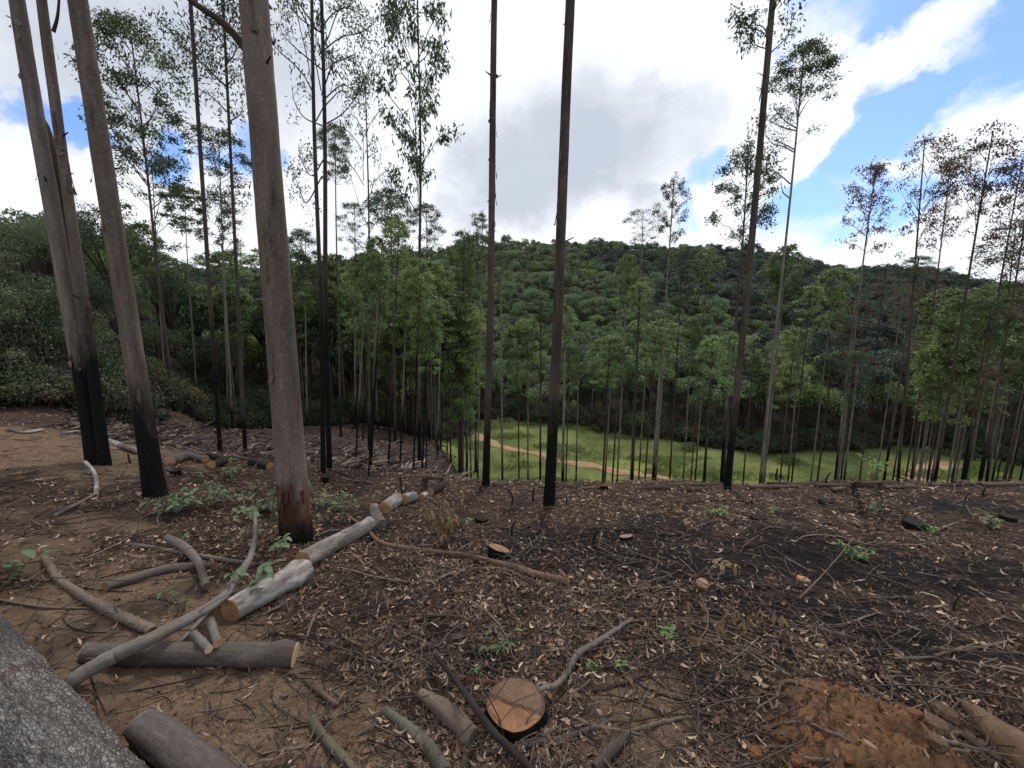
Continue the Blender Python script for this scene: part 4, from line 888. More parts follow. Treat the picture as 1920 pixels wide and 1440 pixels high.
# ------------------------------------------------------------------ logs, branches, stumps
OBJ_UP = 0.0
def px_axis(pix, lift=0.0, sink=.15):
    P3 = []; R3 = []
    for q_ in pix:
        u, v_, w = q_[:3]; lf = q_[3] if len(q_) > 3 else lift
        w = w * .88; p, t = G(u, v_); r = w * t / F / 2
        for _ in range(2): p, t = G(u, v_, r * (1 - sink) + lf); r = w * t / F / 2
        P3.append(list(p)); R3.append(r)
    return np.array(P3), np.array(R3)
cseed = [0]
def rough(amp=1.0):
    def fn(R, th, s):
        c, q_ = np.cos(th)[None], np.sin(th)[None]; z = s[:, None]; k = float(np.mean(R))
        r_ = R * (1 + amp * ((fbm(c * 1.3 + k * 90, q_ * 1.3, z * 3.5, 21, 3) - .5) * .28 + (fbm(c * 6 + k * 50, q_ * 6, z * 5, 23, 3) - .5) * .16))
        for j in range(3):
            zz = (k * 977 * (j + 1)) % 1 * s[-1]; tt = (k * 3331 * (j + 1)) % 1 * 6.28; d = (th - tt + math.pi) % (2 * math.pi) - math.pi
            r_ = r_ + amp * k * .28 * np.exp(-((z - zz) / (k * .7)) ** 2 - (d[None] / .5) ** 2)
        return r_
    return fn
def branch(name, label, cat, pix, mat_, ends=(0, 0), cutm=None, lift=0.0, sides=9, seg=None, wob=.1, group=None, twigs=0, char=0, col=(1, 1, 1), bumpf=None, sink=.15, jit=0):
    if bumpf is None and sides >= 12: bumpf = rough()
    if sides >= 12: sides = max(18, sides + 6)
    cseed[0] += 1; P3, R3 = px_axis(pix, lift, sink); org = P3[0].copy(); n = (int(seg * 1.5) if seg else max(10, 6 * len(pix))); pts = spline(P3 - org, n); rad = np.interp(np.linspace(0, 1, n), np.linspace(0, 1, len(R3)), R3)
    rg = np.random.default_rng(cseed[0] + 500); TWG = []
    if jit: pts = pts + (rg.normal(size=pts.shape) * jit * np.array([1, 1, .4]))
    v, q, tco, (A, B, T, R) = tube_data(pts, rad, sides, wob, cseed[0], 3, bumpf); m = MB(); m.add(v, q, None, col, tco + [cseed[0] * .7, 0, 0], char)
    for e, flip in ((0, True), (n - 1, False)):
        if not ends[0 if e == 0 else 1]:
            V_, q_, t_, Tc, _ = cap_data(v, sides, e, (-T[0] if e == 0 else T[-1]), flip, cseed[0]); m.add(V_, q_, t_, np.array(col) * .8, Tc)
    for k in range(twigs):
        i = int(rg.integers(n // 4, n - 1)); b = pts[i]; dr = unit(np.cross(T[i], rg.normal(size=3)) + T[i] * rg.uniform(-.3, 1.0)); dr[2] = abs(dr[2]) * .5; ln = rg.uniform(.08, .35)
        e_ = b + dr * ln; tw = spline([b, b + dr * ln * .5 + rg.normal(size=3) * .02, e_], 5); vv, qq, tt, _ = tube_data(tw, np.linspace(min(rad[i] * .5, .006), .0015, 5), 4, 0, k); m2 = MB(); m2.add(vv, qq, None, col, tt); TWG.append(m2.mesh('twig', mat_))
    def addtw(par):
        for me_ in TWG: link(bpy.data.objects.new('twig', me_), par)
    if any(ends):
        root = empty(name, org, label, cat, group); m.obj('bark', mat_, root); addtw(root)
        for e, flip in ((0, True), (n - 1, False)):
            if ends[0 if e == 0 else 1]:
                V_, q_, t_, Tc, rr_ = cap_data(v, sides, e, (-T[0] if e == 0 else T[-1]), flip, cseed[0]); mc = MB(); mc.add(V_, q_, t_, np.where(rr_ > .98, .55, 1.0)[:, None] * np.ones(3), Tc); mc.obj('cut_face', cutm or M_cut, root, None, False)
        return root, P3, R3
    o = m.obj(name, mat_, None, org); tag(o, label, cat, group); addtw(o); return o, P3, R3

# huge log in the lower left corner
GZ = 1.0
def flaky(R, th, s):
    c, s_ = np.cos(th)[None], np.sin(th)[None]; z = s[:, None]
    n = fbm(c * 4 + 7, s_ * 4, z * 5, 61, 4); n2 = fbm(c * 19 + 3, s_ * 19, z * 18, 63, 3)
    r = R * (1 + (n - .5) * .14) + np.abs(n2 - .5) * .032
    gz = GZ + .03 * np.sin(th * 1.5 + 1)[None]; r = r - .012 * np.exp(-((z - gz) / .008) ** 2)
    return r
cseed[0] += 1
bl_a, _ = G(-330, 1160); bl_b, _ = G(330, 1640)
def ground_log(a, b, ra, rb, n, sides, bumpf, mat_, label, name, cat, ends=(1, 1), cut=M_cutd, wob=.06):
    a = np.array(a, float); b = np.array(b, float); pts = np.linspace(a, b, n); org = a.copy(); pts = pts - org; pts[:, 2] += .02 * np.sin(np.linspace(0, 3, n))
    v, q, tco, (A, B, T, R) = tube_data(pts, np.linspace(ra, rb, n), sides, wob, cseed[0], 3, bumpf)
    root = empty(name, org, label, cat); m = MB()
    th = np.arctan2(tco[:, 1], tco[:, 0]); s = tco[:, 2]; col = np.ones((len(v), 3))
    g = np.exp(-((s - (GZ + .03 * np.sin(th * 1.5 + 1))) / .012) ** 2)[:, None]; col = col * (1 - g) + np.array([.55, .25, .18]) * g
    m.add(v, q, None, col, tco); m.obj('bark', mat_, root)
    for e, flip in ((0, True), (n - 1, False)):
        V_, q_, t_, Tc, rr_ = cap_data(v, sides, e, (-T[0] if e == 0 else T[-1]), flip, 1); mc = MB(); mc.add(V_, q_, t_, (1, 1, 1), Tc); mc.obj('cut_face', cut, root, None, False)
    return root
zb = lambda x, y, r: float(H(x, y)) + r * .93
_bp, _br = px_axis([(-40, 1222, 122), (165, 1472, 130)], 0, .12); _bd = (_bp[1] - _bp[0]); _b0 = _bp[0] - _bd * 2.2; _b1 = _bp[1] + _bd * 1.0; _b0[2] = float(H(_b0[0], _b0[1])) + _br[0] * .9
GZ = float(np.linalg.norm(_b0 - _bp[0])) + .38 * float(np.linalg.norm(_bd))
ground_log(_b0, _b1, float(_br[0]) * 1.05, float(_br[1]) * .95, 260, 200, flaky, M_big, 'huge fallen log with grey flaky bark filling the lower left corner', 'felled_log', 'log')
branch('felled_log', 'short brown log with sawn end lying beside the huge grey log', 'log', [(268, 1362, 62), (330, 1405, 70), (400, 1462, 78), (470, 1520, 80)], M_logb, (1, 0), M_cutp, sides=24, seg=60, wob=.12)
branch('branch', 'short thick side stub with sawn end poking from the short brown log', 'branch', [(246, 1366, 30, .06), (262, 1372, 34, .06), (300, 1400, 40, .03)], M_logb, (1, 0), M_cutp, sides=14, seg=16)
branch('felled_log', 'slender dark log lying level with pale orange sawn end, under the crossing poles', 'log', [(160, 1225, 40), (250, 1226, 44), (400, 1227, 46), (553, 1228, 46)], M_logb, (1, 1), M_cutp, sides=20, seg=60, wob=.08, sink=.1)
FG = 'sawn lengths of the felled tree'
branch('felled_log', 'nearest length of the sawn up white felled tree, orange end towards the viewer', 'log', [(432, 1146, 50), (505, 1106, 50), (572, 1070, 46)], M_logw, (1, 1), M_cut, sides=22, seg=50, group=FG)
branch('felled_log', 'second and longest length of the sawn up white felled tree, reaching past the thickest trunk', 'log', [(568, 1052, 40), (632, 1016, 34), (694, 983, 27)], M_logw, (1, 1), M_cut, sides=20, seg=60, group=FG)
branch('felled_log', 'stubby white bark length between the long white log and the row of cut rounds', 'log', [(716, 984, 22), (704, 966, 22), (702, 951, 19)], M_logw, (0, 1), M_cut, sides=16, seg=20, group=FG)
branch('felled_log', 'white bark length with bright orange end facing the viewer, in the row of cut rounds', 'log', [(722, 953, 27), (735, 943, 27), (745, 935, 26)], M_logw, (1, 1), M_cut, sides=16, seg=20, group=FG)
branch('felled_log', 'short round of cut wood showing two close orange discs, in the middle of the row', 'log', [(758, 938, 21), (768, 934, 21), (776, 931, 20)], M_logw, (1, 1), M_cut, sides=16, seg=16, group=FG)
branch('felled_log', 'small orange cut round before the charred last log of the row', 'log', [(790, 932, 15), (798, 928, 14)], M_logw, (1, 1), M_cut, sides=14, seg=10, group=FG)
branch('felled_log', 'last dark charred length of the row, orange disc at its near end', 'log', [(806, 924, 17), (818, 918, 17), (829, 910, 17)], M_stickb, (1, 1), M_cut, sides=14, seg=14, group=FG)

branch('branch', 'long grey pole crossing over the slender dark log and curving up to a leafy twig', 'branch', [(135, 1275, 32, .02), (210, 1232, 30, .10), (300, 1188, 26, .16), (405, 1130, 21, .12), (440, 1090, 17, .12), (468, 1045, 13, .16), (478, 1000, 9, .18), (478, 960, 6, .2)], M_stickg, (0, 0), twigs=3, sides=12, seg=70, jit=.002)
branch('branch', 'knobbly brown grey branch running down to meet the long grey pole at left', 'branch', [(85, 1045, 12), (110, 1085, 15), (160, 1120, 17), (215, 1150, 21), (288, 1182, 22)], M_stick, (0, 0), twigs=3, sides=12, seg=50, wob=.2, jit=.003)
branch('branch', 'dark bent branch with blunt end lying on the tan soil', 'branch', [(197, 1100, 22), (250, 1085, 20), (320, 1066, 17), (395, 1062, 13)], M_logb, (1, 0), M_cutd, sides=12, seg=40, wob=.15)
branch('branch', 'bow shaped smooth branch arching over the thin straight pole', 'branch', [(313, 1008, 14), (345, 1025, 16), (372, 1055, 15), (386, 1100, 16)], M_stickg, (0, 0), sides=12, seg=40, lift=.04)
branch('branch', 'thin straight grey pole under the bow shaped branch', 'branch', [(240, 1019, 8), (330, 1035, 10), (420, 1050, 10), (480, 1058, 8)], M_stickg, (0, 0), twigs=2)
branch('branch', 'thin pale stick entering from the left edge', 'branch', [(-40, 1118, 6), (50, 1134, 6), (110, 1140, 5), (178, 1140, 4)], M_stick, twigs=1)
branch('branch', 'small curved cut branch hanging over the dark log, pale sawn tip', 'branch', [(363, 1188, 15, .08), (375, 1200, 16, .11), (392, 1218, 16, .12)], M_stickg, (0, 1), M_cutp, sides=12)
branch('branch', 'straight stubby cut branch with orange tip next to the curved one', 'branch', [(393, 1162, 17, .05), (400, 1185, 17, .09), (408, 1207, 17, .12)], M_stickg, (0, 1), M_cut, sides=12)
branch('branch', 'grey stick slanting up behind the dark log to the leafy twig', 'branch', [(338, 1205, 8), (365, 1175, 10), (400, 1140, 9), (430, 1112, 6)], M_stickg, twigs=2)
branch('branch', 'reddish curved branch between the tan soil and the brown litter', 'branch', [(500, 1253, 7), (545, 1262, 10), (590, 1290, 12), (632, 1322, 11)], M_stickr, (0, 0), seg=30)
branch('branch', 'greenish branch stub leaning at the bottom edge right of the short brown log', 'branch', [(585, 1350, 18), (605, 1380, 19), (635, 1412, 19), (668, 1450, 20)], M_stickg, (1, 0), M_cutd, twigs=2, sides=12, seg=30, col=(.8, .85, .7))
branch('branch', 'lichen spotted branch lying diagonally at the bottom, left of the tan log', 'branch', [(722, 1332, 18), (760, 1362, 24), (800, 1398, 26), (835, 1450, 28)], M_stickg, (0, 0), sides=14, seg=40, wob=.2, col=(.75, .8, .7), jit=.002)
branch('felled_log', 'short tan log with knobbly smooth bark left of the big fresh stump', 'log', [(790, 1302, 22), (825, 1325, 36), (855, 1350, 40), (888, 1380, 32)], M_stick, (0, 0), sides=16, seg=40, wob=.2, col=(.95, .95, .95))
branch('branch', 'half burnt black pole leaning on the left rim of the big fresh stump', 'branch', [(815, 1228, 7, .05), (850, 1270, 12, .13), (885, 1318, 14, .17), (925, 1372, 15, .08), (1005, 1450, 16, .02)], M_stickb, (0, 0), sides=12, seg=50, jit=.001)
branch('branch', 'red peeled stick behind the big fresh stump', 'branch', [(862, 1270, 12), (890, 1276, 11), (945, 1282, 9)], M_stickr, (0, 0), col=(1.15, .75, .65))
branch('branch', 'long pale forked branch curving from the big fresh stump up to the right', 'branch', [(985, 1296, 9, .06), (1040, 1285, 12, .06), (1062, 1262, 13, .04), (1085, 1225, 13, .03), (1120, 1203, 12, .02), (1150, 1185, 9, .02), (1185, 1160, 7, .02)], M_stickg, (0, 0), twigs=5, sides=12, seg=50, jit=.003)
branch('branch', 'brown stick lying in front of the big fresh stump', 'branch', [(905, 1412, 12), (1000, 1395, 13), (1075, 1378, 12), (1150, 1350, 9)], M_logb, (0, 0), twigs=3, sides=10, seg=30)
branch('branch', 'thin stick crossing the brown one before the big fresh stump', 'branch', [(930, 1375, 6), (1010, 1378, 6), (1080, 1362, 5), (1150, 1335, 4)], M_stick, twigs=2)
branch('branch', 'long tan branch with orange sawn tip crossing the middle of the clearing', 'branch', [(655, 968, 5, .03), (690, 995, 7), (720, 1020, 9), (800, 1032, 10), (870, 1042, 12), (950, 1060, 14), (1010, 1078, 15), (1066, 1092, 16)], M_stickr, (0, 1), M_cut, twigs=6, sides=12, seg=70, col=(1.3, 1.2, 1.1), jit=.003)
branch('branch', 'very long thin twig winding below the long tan branch', 'branch', [(640, 1065, 4), (720, 1085, 5), (800, 1092, 5), (855, 1072, 5), (935, 1066, 6), (990, 1085, 5), (1050, 1108, 5), (1150, 1107, 4), (1260, 1100, 3)], M_stick, twigs=5, seg=60, jit=.003)
branch('branch', 'dark thin pole beside the orange wood chunks at right', 'branch', [(1300, 1082, 5), (1360, 1092, 7), (1440, 1100, 7), (1560, 1100, 5)], M_stickb, twigs=4, seg=40)
branch('branch', 'dark pole running down to the orange soil mound at right', 'branch', [(1575, 1258, 7), (1650, 1292, 10), (1720, 1330, 12), (1790, 1370, 14), (1880, 1430, 16)], M_stickb, (0, 0), twigs=3, sides=12, seg=50, col=(1.6, 1.4, 1.3))
branch('branch', 'dark stick between the burnt patches above the orange soil mound', 'branch', [(1490, 1165, 5), (1560, 1185, 6), (1620, 1200, 5)], M_stickr, twigs=2)
branch('branch', 'flat tan bark covered log entering from the lower right corner', 'branch', [(1812, 1325, 24), (1850, 1360, 50), (1900, 1405, 75), (1990, 1490, 90)], M_stick, (0, 0), sides=18, seg=40, wob=.2, sink=.9, col=(.9, .75, .6))
branch('branch', 'black split branch along the upper side of the tan log in the lower right corner', 'branch', [(1795, 1300, 9), (1835, 1345, 12), (1880, 1400, 13), (1930, 1470, 14)], M_stickb, sides=10, seg=30, twigs=2)
branch('branch', 'slim bare branch rising from the litter to the right of the green seedlings', 'branch', [(1500, 1120, 2.6, .02), (1540, 1080, 2.4, .07), (1575, 1040, 2, .10), (1600, 1008, 1.6, .12)], M_stick, twigs=3)
branch('branch', 'pair of pale crossing sticks far right in the clearing', 'branch', [(1640, 1020, 4), (1690, 1022, 4), (1735, 1018, 4), (1690, 990, 3, .03)], M_stick)
branch('branch', 'pale stick lying before the crest at far right', 'branch', [(1740, 1002, 4), (1780, 985, 4), (1818, 972, 3)], M_stick)
branch('branch', 'thick brown piece of bark at the bottom between stump and soil mound', 'branch', [(1115, 1440, 20), (1145, 1410, 26), (1175, 1380, 18)], M_logb, sides=12, wob=.35)
branch('branch', 'long twig to the left of the big fresh stump leading up to the litter', 'branch', [(735, 1180, 4), (790, 1200, 6), (820, 1225, 7), (860, 1265, 5)], M_stickr, twigs=3)
branch('branch', 'thin upright dry stick standing in the orange soil mound', 'branch', [(1552, 1335, 6, .0), (1553, 1318, 6, .07), (1552, 1302, 5, .13)], M_stick)
branch('branch', 'curved pale twig looping beside the soil mound', 'branch', [(1455, 1330, 7), (1462, 1290, 8), (1480, 1278, 9), (1520, 1290, 6), (1555, 1302, 4)], M_stick, twigs=3)
branch('branch', 'pale curling twig right of the nearest white log', 'branch', [(450, 1170, 5), (520, 1168, 6), (560, 1150, 6), (600, 1100, 4)], M_stickr, twigs=2)
branch('branch', 'thin arching twig right of the dark slender log', 'branch', [(568, 1218, 5), (580, 1180, 6), (590, 1155, 6), (605, 1133, 4)], M_stick)
# white and grey branches at mid left
branch('branch', 'white curved log lying between the two charred trunks at left', 'branch', [(205, 826, 9), (228, 836, 10), (262, 847, 11)], M_logw, (0, 1), M_cut, col=(1.2, 1.2, 1.2), sides=12)
branch('branch', 'pale bare branch reaching down from the foot of the leftmost trunks', 'branch', [(160, 866, 7, .05), (176, 885, 7, .04), (181, 905, 8, .02), (180, 930, 9)], M_logw, col=(1.1, 1.1, 1.1), twigs=4)
branch('branch', 'crooked grey branch on the bank left of the tree with the black foot', 'branch', [(100, 968, 8), (125, 955, 8), (155, 940, 7), (180, 925, 6)], M_stickg, twigs=3)
branch('branch', 'pale debris stick at the edge of the dirt track', 'branch', [(15, 806, 5), (45, 811, 7), (80, 806, 6)], M_logw)
branch('branch', 'pale stick crossing the dirt track edge near the leftmost trunk', 'branch', [(115, 813, 6), (135, 810, 7), (155, 809, 6)], M_logw)
# cut pieces left mid
for a_ in [([(318, 866, 21), (335, 858, 20), (345, 855, 20)], M_logb, 'sawn log showing its orange end, touching the black footed trunk'),
           ([(385, 862, 15), (365, 857, 15), (346, 852, 15)], M_logb, 'pale sawn log with orange end pointing right, in the small pile'),
           ([(397, 872, 17), (412, 866, 16), (424, 862, 16)], M_stickb, 'blackened log with orange end in the middle of the small pile'),
           ([(428, 866, 13), (410, 858, 12), (390, 853, 12)], M_stickb, 'thin charred log at the back of the small pile'),
           ([(506, 875, 15), (490, 869, 15), (470, 865, 15)], M_stickb, 'separate charred log just left of the thickest trunk')]:
    branch('felled_log', a_[2], 'log', a_[0], a_[1], (1, 0), M_cut, sides=14, seg=16, group='small pile of sawn logs at left')
# stumps
def stump(u, v_, w, hgt, label, tilt=(0, 0), char=1, cm=M_cut, sides=28, barkm=M_barkd, dark=1.0, seed=1, hinge=False):
    p, t = G(u, v_); r = w * t / F / 2; p, t = G(u, v_ + 0); root = empty('tree_stump', p, label, 'stump', None)
    pts = np.array([[0, 0, -.06], [0, 0, hgt * .3], [0, 0, hgt * .7], [0, 0, hgt]]); v, q, tco, (A, B, T, R) = tube_data(spline(pts, 12), np.linspace(r * 1.12, r, 12), sides, .09, seed)
    top = v[:, 2] > hgt - .001; f = np.clip(v[:, 2] / hgt, 0, 1); v[:, 2] += f * (v[:, 0] * tilt[0] + v[:, 1] * tilt[1])
    m = MB(); m.add(v, q, None, (1, 1, 1), tco, char); m.obj('bark', barkm, root)
    V_, q_, t_, Tc, rr_ = cap_data(v, sides, 11, np.array([0, 0, 1.]), False, seed, .04); mc = MB(); cc = np.where(rr_ > .98, .5, 1.0)[:, None] * np.ones(3) * dark
    if hinge:
        cen = V_.mean(0); rs_ = [V_[:-1].reshape(4, sides, 3)]; ri = []; fl = np.linspace(1, 0, 14)
        ring0 = V_[:sides]; allv = [cen + (ring0 - cen) * f_ for f_ in fl[:-1]]; V_ = np.vstack(allv + [cen[None]]); n_ = 13
        lx, ly = V_[:, 0] - cen[0], V_[:, 1] - cen[1]; nn_ = fbm(lx * 40, ly * 40, 0, 17, 3) - .5; side_ = sst(-.004, .006, -ly - lx * .35 + nn_ * .02 - .01); V_[:, 2] = cen[2] + lx * tilt[0] + ly * tilt[1] - .012 * side_ + nn_ * .006
        ix = np.arange(n_ * sides).reshape(n_, sides); nx_ = np.roll(ix, -1, 1); q_ = np.stack([ix[:-1], nx_[:-1], nx_[1:], ix[1:]], -1).reshape(-1, 4); t_ = np.stack([ix[-1], nx_[-1], np.full(sides, n_ * sides)], -1)
        Tc = np.stack([lx, ly, 0 * lx], 1); V_[:sides] = ring0 + [0, 0, .001]
        cc = (np.array([.72, .68, .6]) * (1 - side_)[:, None] + np.array([1.25, 1.0, .8]) * side_[:, None]) * (.75 + .5 * (nn_ + .5))[:, None]; crk = (np.abs(ly * .9 - lx * .4 + nn_ * .01) < .0035) & (lx > -.01); cc[crk] *= .3; cc[np.hypot(lx, ly) > r * .95] *= .5
    mc.add(V_, q_, t_, cc, Tc); mc.obj('cut_face', cm, root, None, False); return root
stump(966, 1342, 106, .075, 'big fresh stump with broad sawn face and black bark at the bottom centre', (-.03, .02), 1, M_cutd, 64, seed=3, dark=1.0, hinge=True)
for a_ in [(936, 1043, 40, .08, 'charred stump with tilted orange top just above the long tan branch', (-.35, -.3)), (1173, 1012, 24, .04, 'small low stump with pale orange face near the upright black stick', (.15, -.3)),
           (903, 978, 24, .05, 'little dark stump up the slope behind the charred tilted one', (-.2, 0)), (1548, 944, 22, .05, 'flat dark stump near the crest, right of the tall twiggy tree', (0, 0)), (1716, 990, 36, .07, 'wide black stump at the right part of the clearing', (0, 0)),
           (1132, 918, 16, .05, 'small orange topped stump on the crest between two charred trunks', (.0, -.5)), (1420, 975, 24, .04, 'low blackened stump beside a green tuft on the right', (0, 0)), (330, 892, 16, .08, 'burnt stump right of the black footed trunk', (0, 0)), (610, 905, 14, .1, 'black stump at the foot of the charred pair', (0, 0)), (1890, 975, 22, .05, 'black stump near the right edge', (0, 0))]:
    stump(a_[0], a_[1], a_[2], a_[3], a_[4], a_[5], 1, M_cut if 'orange' in a_[4] else M_stickb, 18, dark=.7, seed=int(a_[0]))
# loose wood chunks
def chunk(u, v_, w, label, m_, flat=.3, col=(1, 1, 1), name='wood_chunk', cat='wood chunk', seed=0):
    p, t = G(u, v_); r = w * t / F / 2; n = 10; mb_ = MB(); th = np.linspace(0, 2 * math.pi, n, endpoint=False); rings = []
    for j, f in enumerate((0.05, .6, .95, 1.0, .75, .05)):
        z = [-.4, -.3, 0, .35, .6, .65][j] * flat * r * 2; rad = r * f * (1 + (fbm(np.cos(th) * 2 + seed, np.sin(th) * 2, j * .7, 12, 2) - .5) * .7); rings.append(np.stack([np.cos(th) * rad, np.sin(th) * rad * .75, np.full(n, z)], 1))
    v = np.vstack(rings); i = np.arange(6 * n).reshape(6, n); nx = np.roll(i, -1, 1); q = np.stack([i[:-1], nx[:-1], nx[1:], i[1:]], -1).reshape(-1, 4)
    mb_.add(v, q, None, col, v); o = mb_.obj(name, m_, None, p + Vector((0, 0, r * flat * .3)), False); o.rotation_euler = (.1, .1, seed); tag(o, label, cat); return o
chunk(1317, 1100, 32, 'orange sawn wood chunk at the near end of the dark thin pole', M_cut, .45, (.75, .7, .7), seed=1); chunk(1506, 1090, 26, 'smaller bright orange wood chip near the far end of the dark thin pole', M_cut, .35, seed=2); chunk(1140, 917, 14, 'orange chip of wood on the crest', M_cut, seed=3)
chunk(503, 1172, 14, 'orange splinter of wood right of the nearest white log', M_cut, .3, seed=4)
M_soil = M_ground
for i, (u, v_, w, lb) in enumerate([(1418, 1418, 34, 'orange clod of earth in front of the soil mound'), (1398, 1404, 26, 'brown clod beside the orange clod'), (1283, 1398, 16, 'small orange stone left of the clods'), (1495, 1432, 26, 'clod of orange soil at the bottom edge'), (1770, 1345, 44, 'pale tan rock at the top of the rubble right of the mound'), (1750, 1370, 50, 'largest tan rock in the rubble right of the mound'),
                               (1755, 1400, 40, 'greyish rock low in the rubble right of the mound'), (1715, 1345, 30, 'small rounded rock nearest the mound'), (1535, 1388, 22, 'small clod on the mound front'), (1660, 1300, 14, 'crumb of soil at the mound top'), (1590, 1425, 24, 'reddish clod at the foot of the mound'), (1815, 1385, 26, 'brown rock beside the tan log')]):
    chunk(u, v_, w, lb, M_soil, .55, (.20, .10, .055) if 'orange' in lb or 'reddish' in lb or 'mound' in lb and 'right' not in lb else (.14, .10, .07), 'earth_clod' if 'rock' not in lb and 'stone' not in lb else 'rock', 'clod' if 'rock' not in lb and 'stone' not in lb else 'rock', i * 1.3)
# charred upright sticks
for i, (u, v_, h, w) in enumerate([(1113, 1022, 28, 8), (959, 1005, 26, 5), (1062, 948, 20, 3), (958, 950, 34, 4), (1000, 940, 24, 4), (1115, 1100, 0, 0), (1548, 905, 18, 4), (900, 925, 14, 3), (755, 925, 30, 4), (1410, 945, 14, 3), (1600, 930, 20, 4), (1788, 1145, 34, 4), (1843, 930, 18, 4), (395, 905, 16, 4), (430, 900, 18, 4), (245, 868, 16, 4), (800, 915, 20, 3), (1530, 1300, 0, 0), (1455, 900, 20, 4), (1282, 955, 10, 3), (1810, 940, 16, 3)]):
    if h == 0: continue
    p, t = G(u, v_); hh_ = h * t / F * 1.1; r = w * t / F / 2; rg = np.random.default_rng(i); pts = spline([[0, 0, -.04], [rg.normal() * .01, 0, hh_ * .5], [rg.normal() * .03 + hh_ * (.25 if i == 0 else .05), 0, hh_]], 6)
    v, q, tc_, _ = tube_data(pts, np.linspace(r, r * .7, 6), 7, .2, i); m = MB(); m.add(v, q, None, (1, 1, 1), tc_); V_, q_, t_, Tc, _ = cap_data(v, 7, 5, np.array([0, 0, 1.]), False, i); m.add(V_, q_, t_, (.6, .6, .6), Tc)
    o = m.obj('burnt_stub', M_stickb, None, p); tag(o, 'thickest upright black stub in the middle of the burnt ground' if i == 0 else 'thin upright burnt stub poking from the ground', 'burnt stub', None if i == 0 else 'thin upright burnt stubs')
# windrow of logs along the crest
rgc = np.random.default_rng(77)
crest = [(925, 985, 908, 6), (1010, 1080, 912, 5), (1090, 1130, 915, 6), (1195, 1290, 914, 7), (1250, 1380, 909, 6), (1290, 1345, 918, 8), (1405, 1520, 913, 8), (1440, 1500, 906, 7), (1530, 1640, 910, 8), (1600, 1700, 905, 6), (1660, 1760, 912, 7), (1700, 1745, 903, 9), (1745, 1860, 909, 7), (1790, 1835, 904, 9), (1840, 1960, 907, 9), (1870, 1900, 901, 8), (790, 880, 896, 5), (830, 885, 892, 4), (1560, 1600, 917, 9)]
for i, (u0, u1, v0, w) in enumerate(crest):
    branch('crest_log', near_label('weathered crest log', u0), 'log', [(u0, v0 + rgc.uniform(-1, 2), w), ((u0 + u1) / 2, v0 + rgc.uniform(-1, 1), w), (u1 - rgc.uniform(0, 30), v0 + rgc.uniform(-3, 5), w * rgc.uniform(.4, .9))], [M_logb, M_stickr, M_stick, M_logb][i % 4], (0, 0), sides=8, seg=14, jit=.004, col=(.8, .75, .72), group='weathered logs along the crest', twigs=2, wob=.2)
# fallen sticks on burnt slope left of path
sl_st = [(640, 870, 720, 880), (655, 838, 700, 850), (745, 826, 800, 835), (800, 830, 840, 838), (600, 850, 660, 860), (820, 848, 855, 856), (760, 856, 780, 862), (760, 893, 860, 893), (700, 905, 640, 895), (560, 855, 600, 862), (480, 830, 540, 842), (330, 835, 380, 850), (350, 845, 440, 862), (215, 815, 260, 830), (220, 806, 250, 815), (430, 850, 470, 862), (620, 880, 690, 905), (470, 815, 520, 822), (700, 800, 760, 806), (650, 815, 730, 822)]
for i, (a_, b_, c_, d_) in enumerate(sl_st):
    branch('fallen_pole', near_label('thin fallen pole on the slope', a_), 'fallen pole', [(a_, b_, 3.5), ((a_ + c_) / 2, (b_ + d_) / 2 + rgc.uniform(-1.5, 1.5), 3.5), (c_, d_, 2.5)], [M_stickg, M_stickr, M_stick][i % 3], sides=6, seg=10, group='thin poles on the burnt slope', twigs=3, lift=.02)

# ------------------------------------------------------------------ leaf litter, twigs, chips
def litter(n, r0, r1, seed):
    rg = np.random.default_rng(seed); a = rg.uniform(-58, 58, n) * math.pi / 180; r = np.exp(rg.uniform(math.log(r0), math.log(r1), n))
    r = r0 * (r1 / r0) ** (rg.random(n) ** .85); return r * np.sin(a), r * np.cos(a), rg
x, y, rg = litter(170000, .95, 13, 1)
d_, b_ = masks(x, y); nn = fbm(x * 1.1, y * 1.1, 0, 51, 3)
pk = (.9 - .78 * d_ - .76 * b_) * (.35 + 1.1 * sst(.35, .65, nn)); pk = pk * np.where(mound(x, y) > .03, .06, 1) ; keep = (rg.random(len(x)) < pk) & (y < 8.5); x, y = x[keep], y[keep]; n = len(x)
z = H(x, y) + rg.random(n) * .012; th = rg.uniform(0, 6.28, n) ; d = np.stack([np.cos(th), np.sin(th), rg.normal(size=n) * .22], 1); d = unit(d)
up = unit(np.stack([rg.normal(size=n) * .45, rg.normal(size=n) * .45, np.ones(n)], 1)); s = unit(np.cross(d, up)); nrm = np.cross(s, d)
dist = np.hypot(x, y); ln = (.011 + .045 * rg.random(n) ** 1.8) * (1 + dist * .07); wd = ln * rg.uniform(.08, .2, n); curl = rg.uniform(-.1, .5, n) * ln
c = np.stack([x, y, z], 1); L_ = lambda f: c + d * (ln * f)[:, None]
bendv = lambda f: nrm * (curl * (4 * (f - .5) ** 2))[:, None]
sv = rg.normal(size=n) * .25
side = lambda f: s * (ln * sv * math.sin(f * 3.14))[:, None]
vv = np.stack([L_(0) + bendv(0), L_(.33) + s * wd[:, None] + bendv(.33) + side(.33) + nrm * (wd * .5)[:, None], L_(.33) - s * wd[:, None] + bendv(.33) + side(.33) + nrm * (wd * .5)[:, None], L_(.7) + s * (wd * .8)[:, None] + bendv(.7) + side(.7) + nrm * (wd * .4)[:, None], L_(.7) - s * (wd * .8)[:, None] + bendv(.7) + side(.7) + nrm * (wd * .4)[:, None], L_(1) + bendv(1)], 1).reshape(-1, 3)
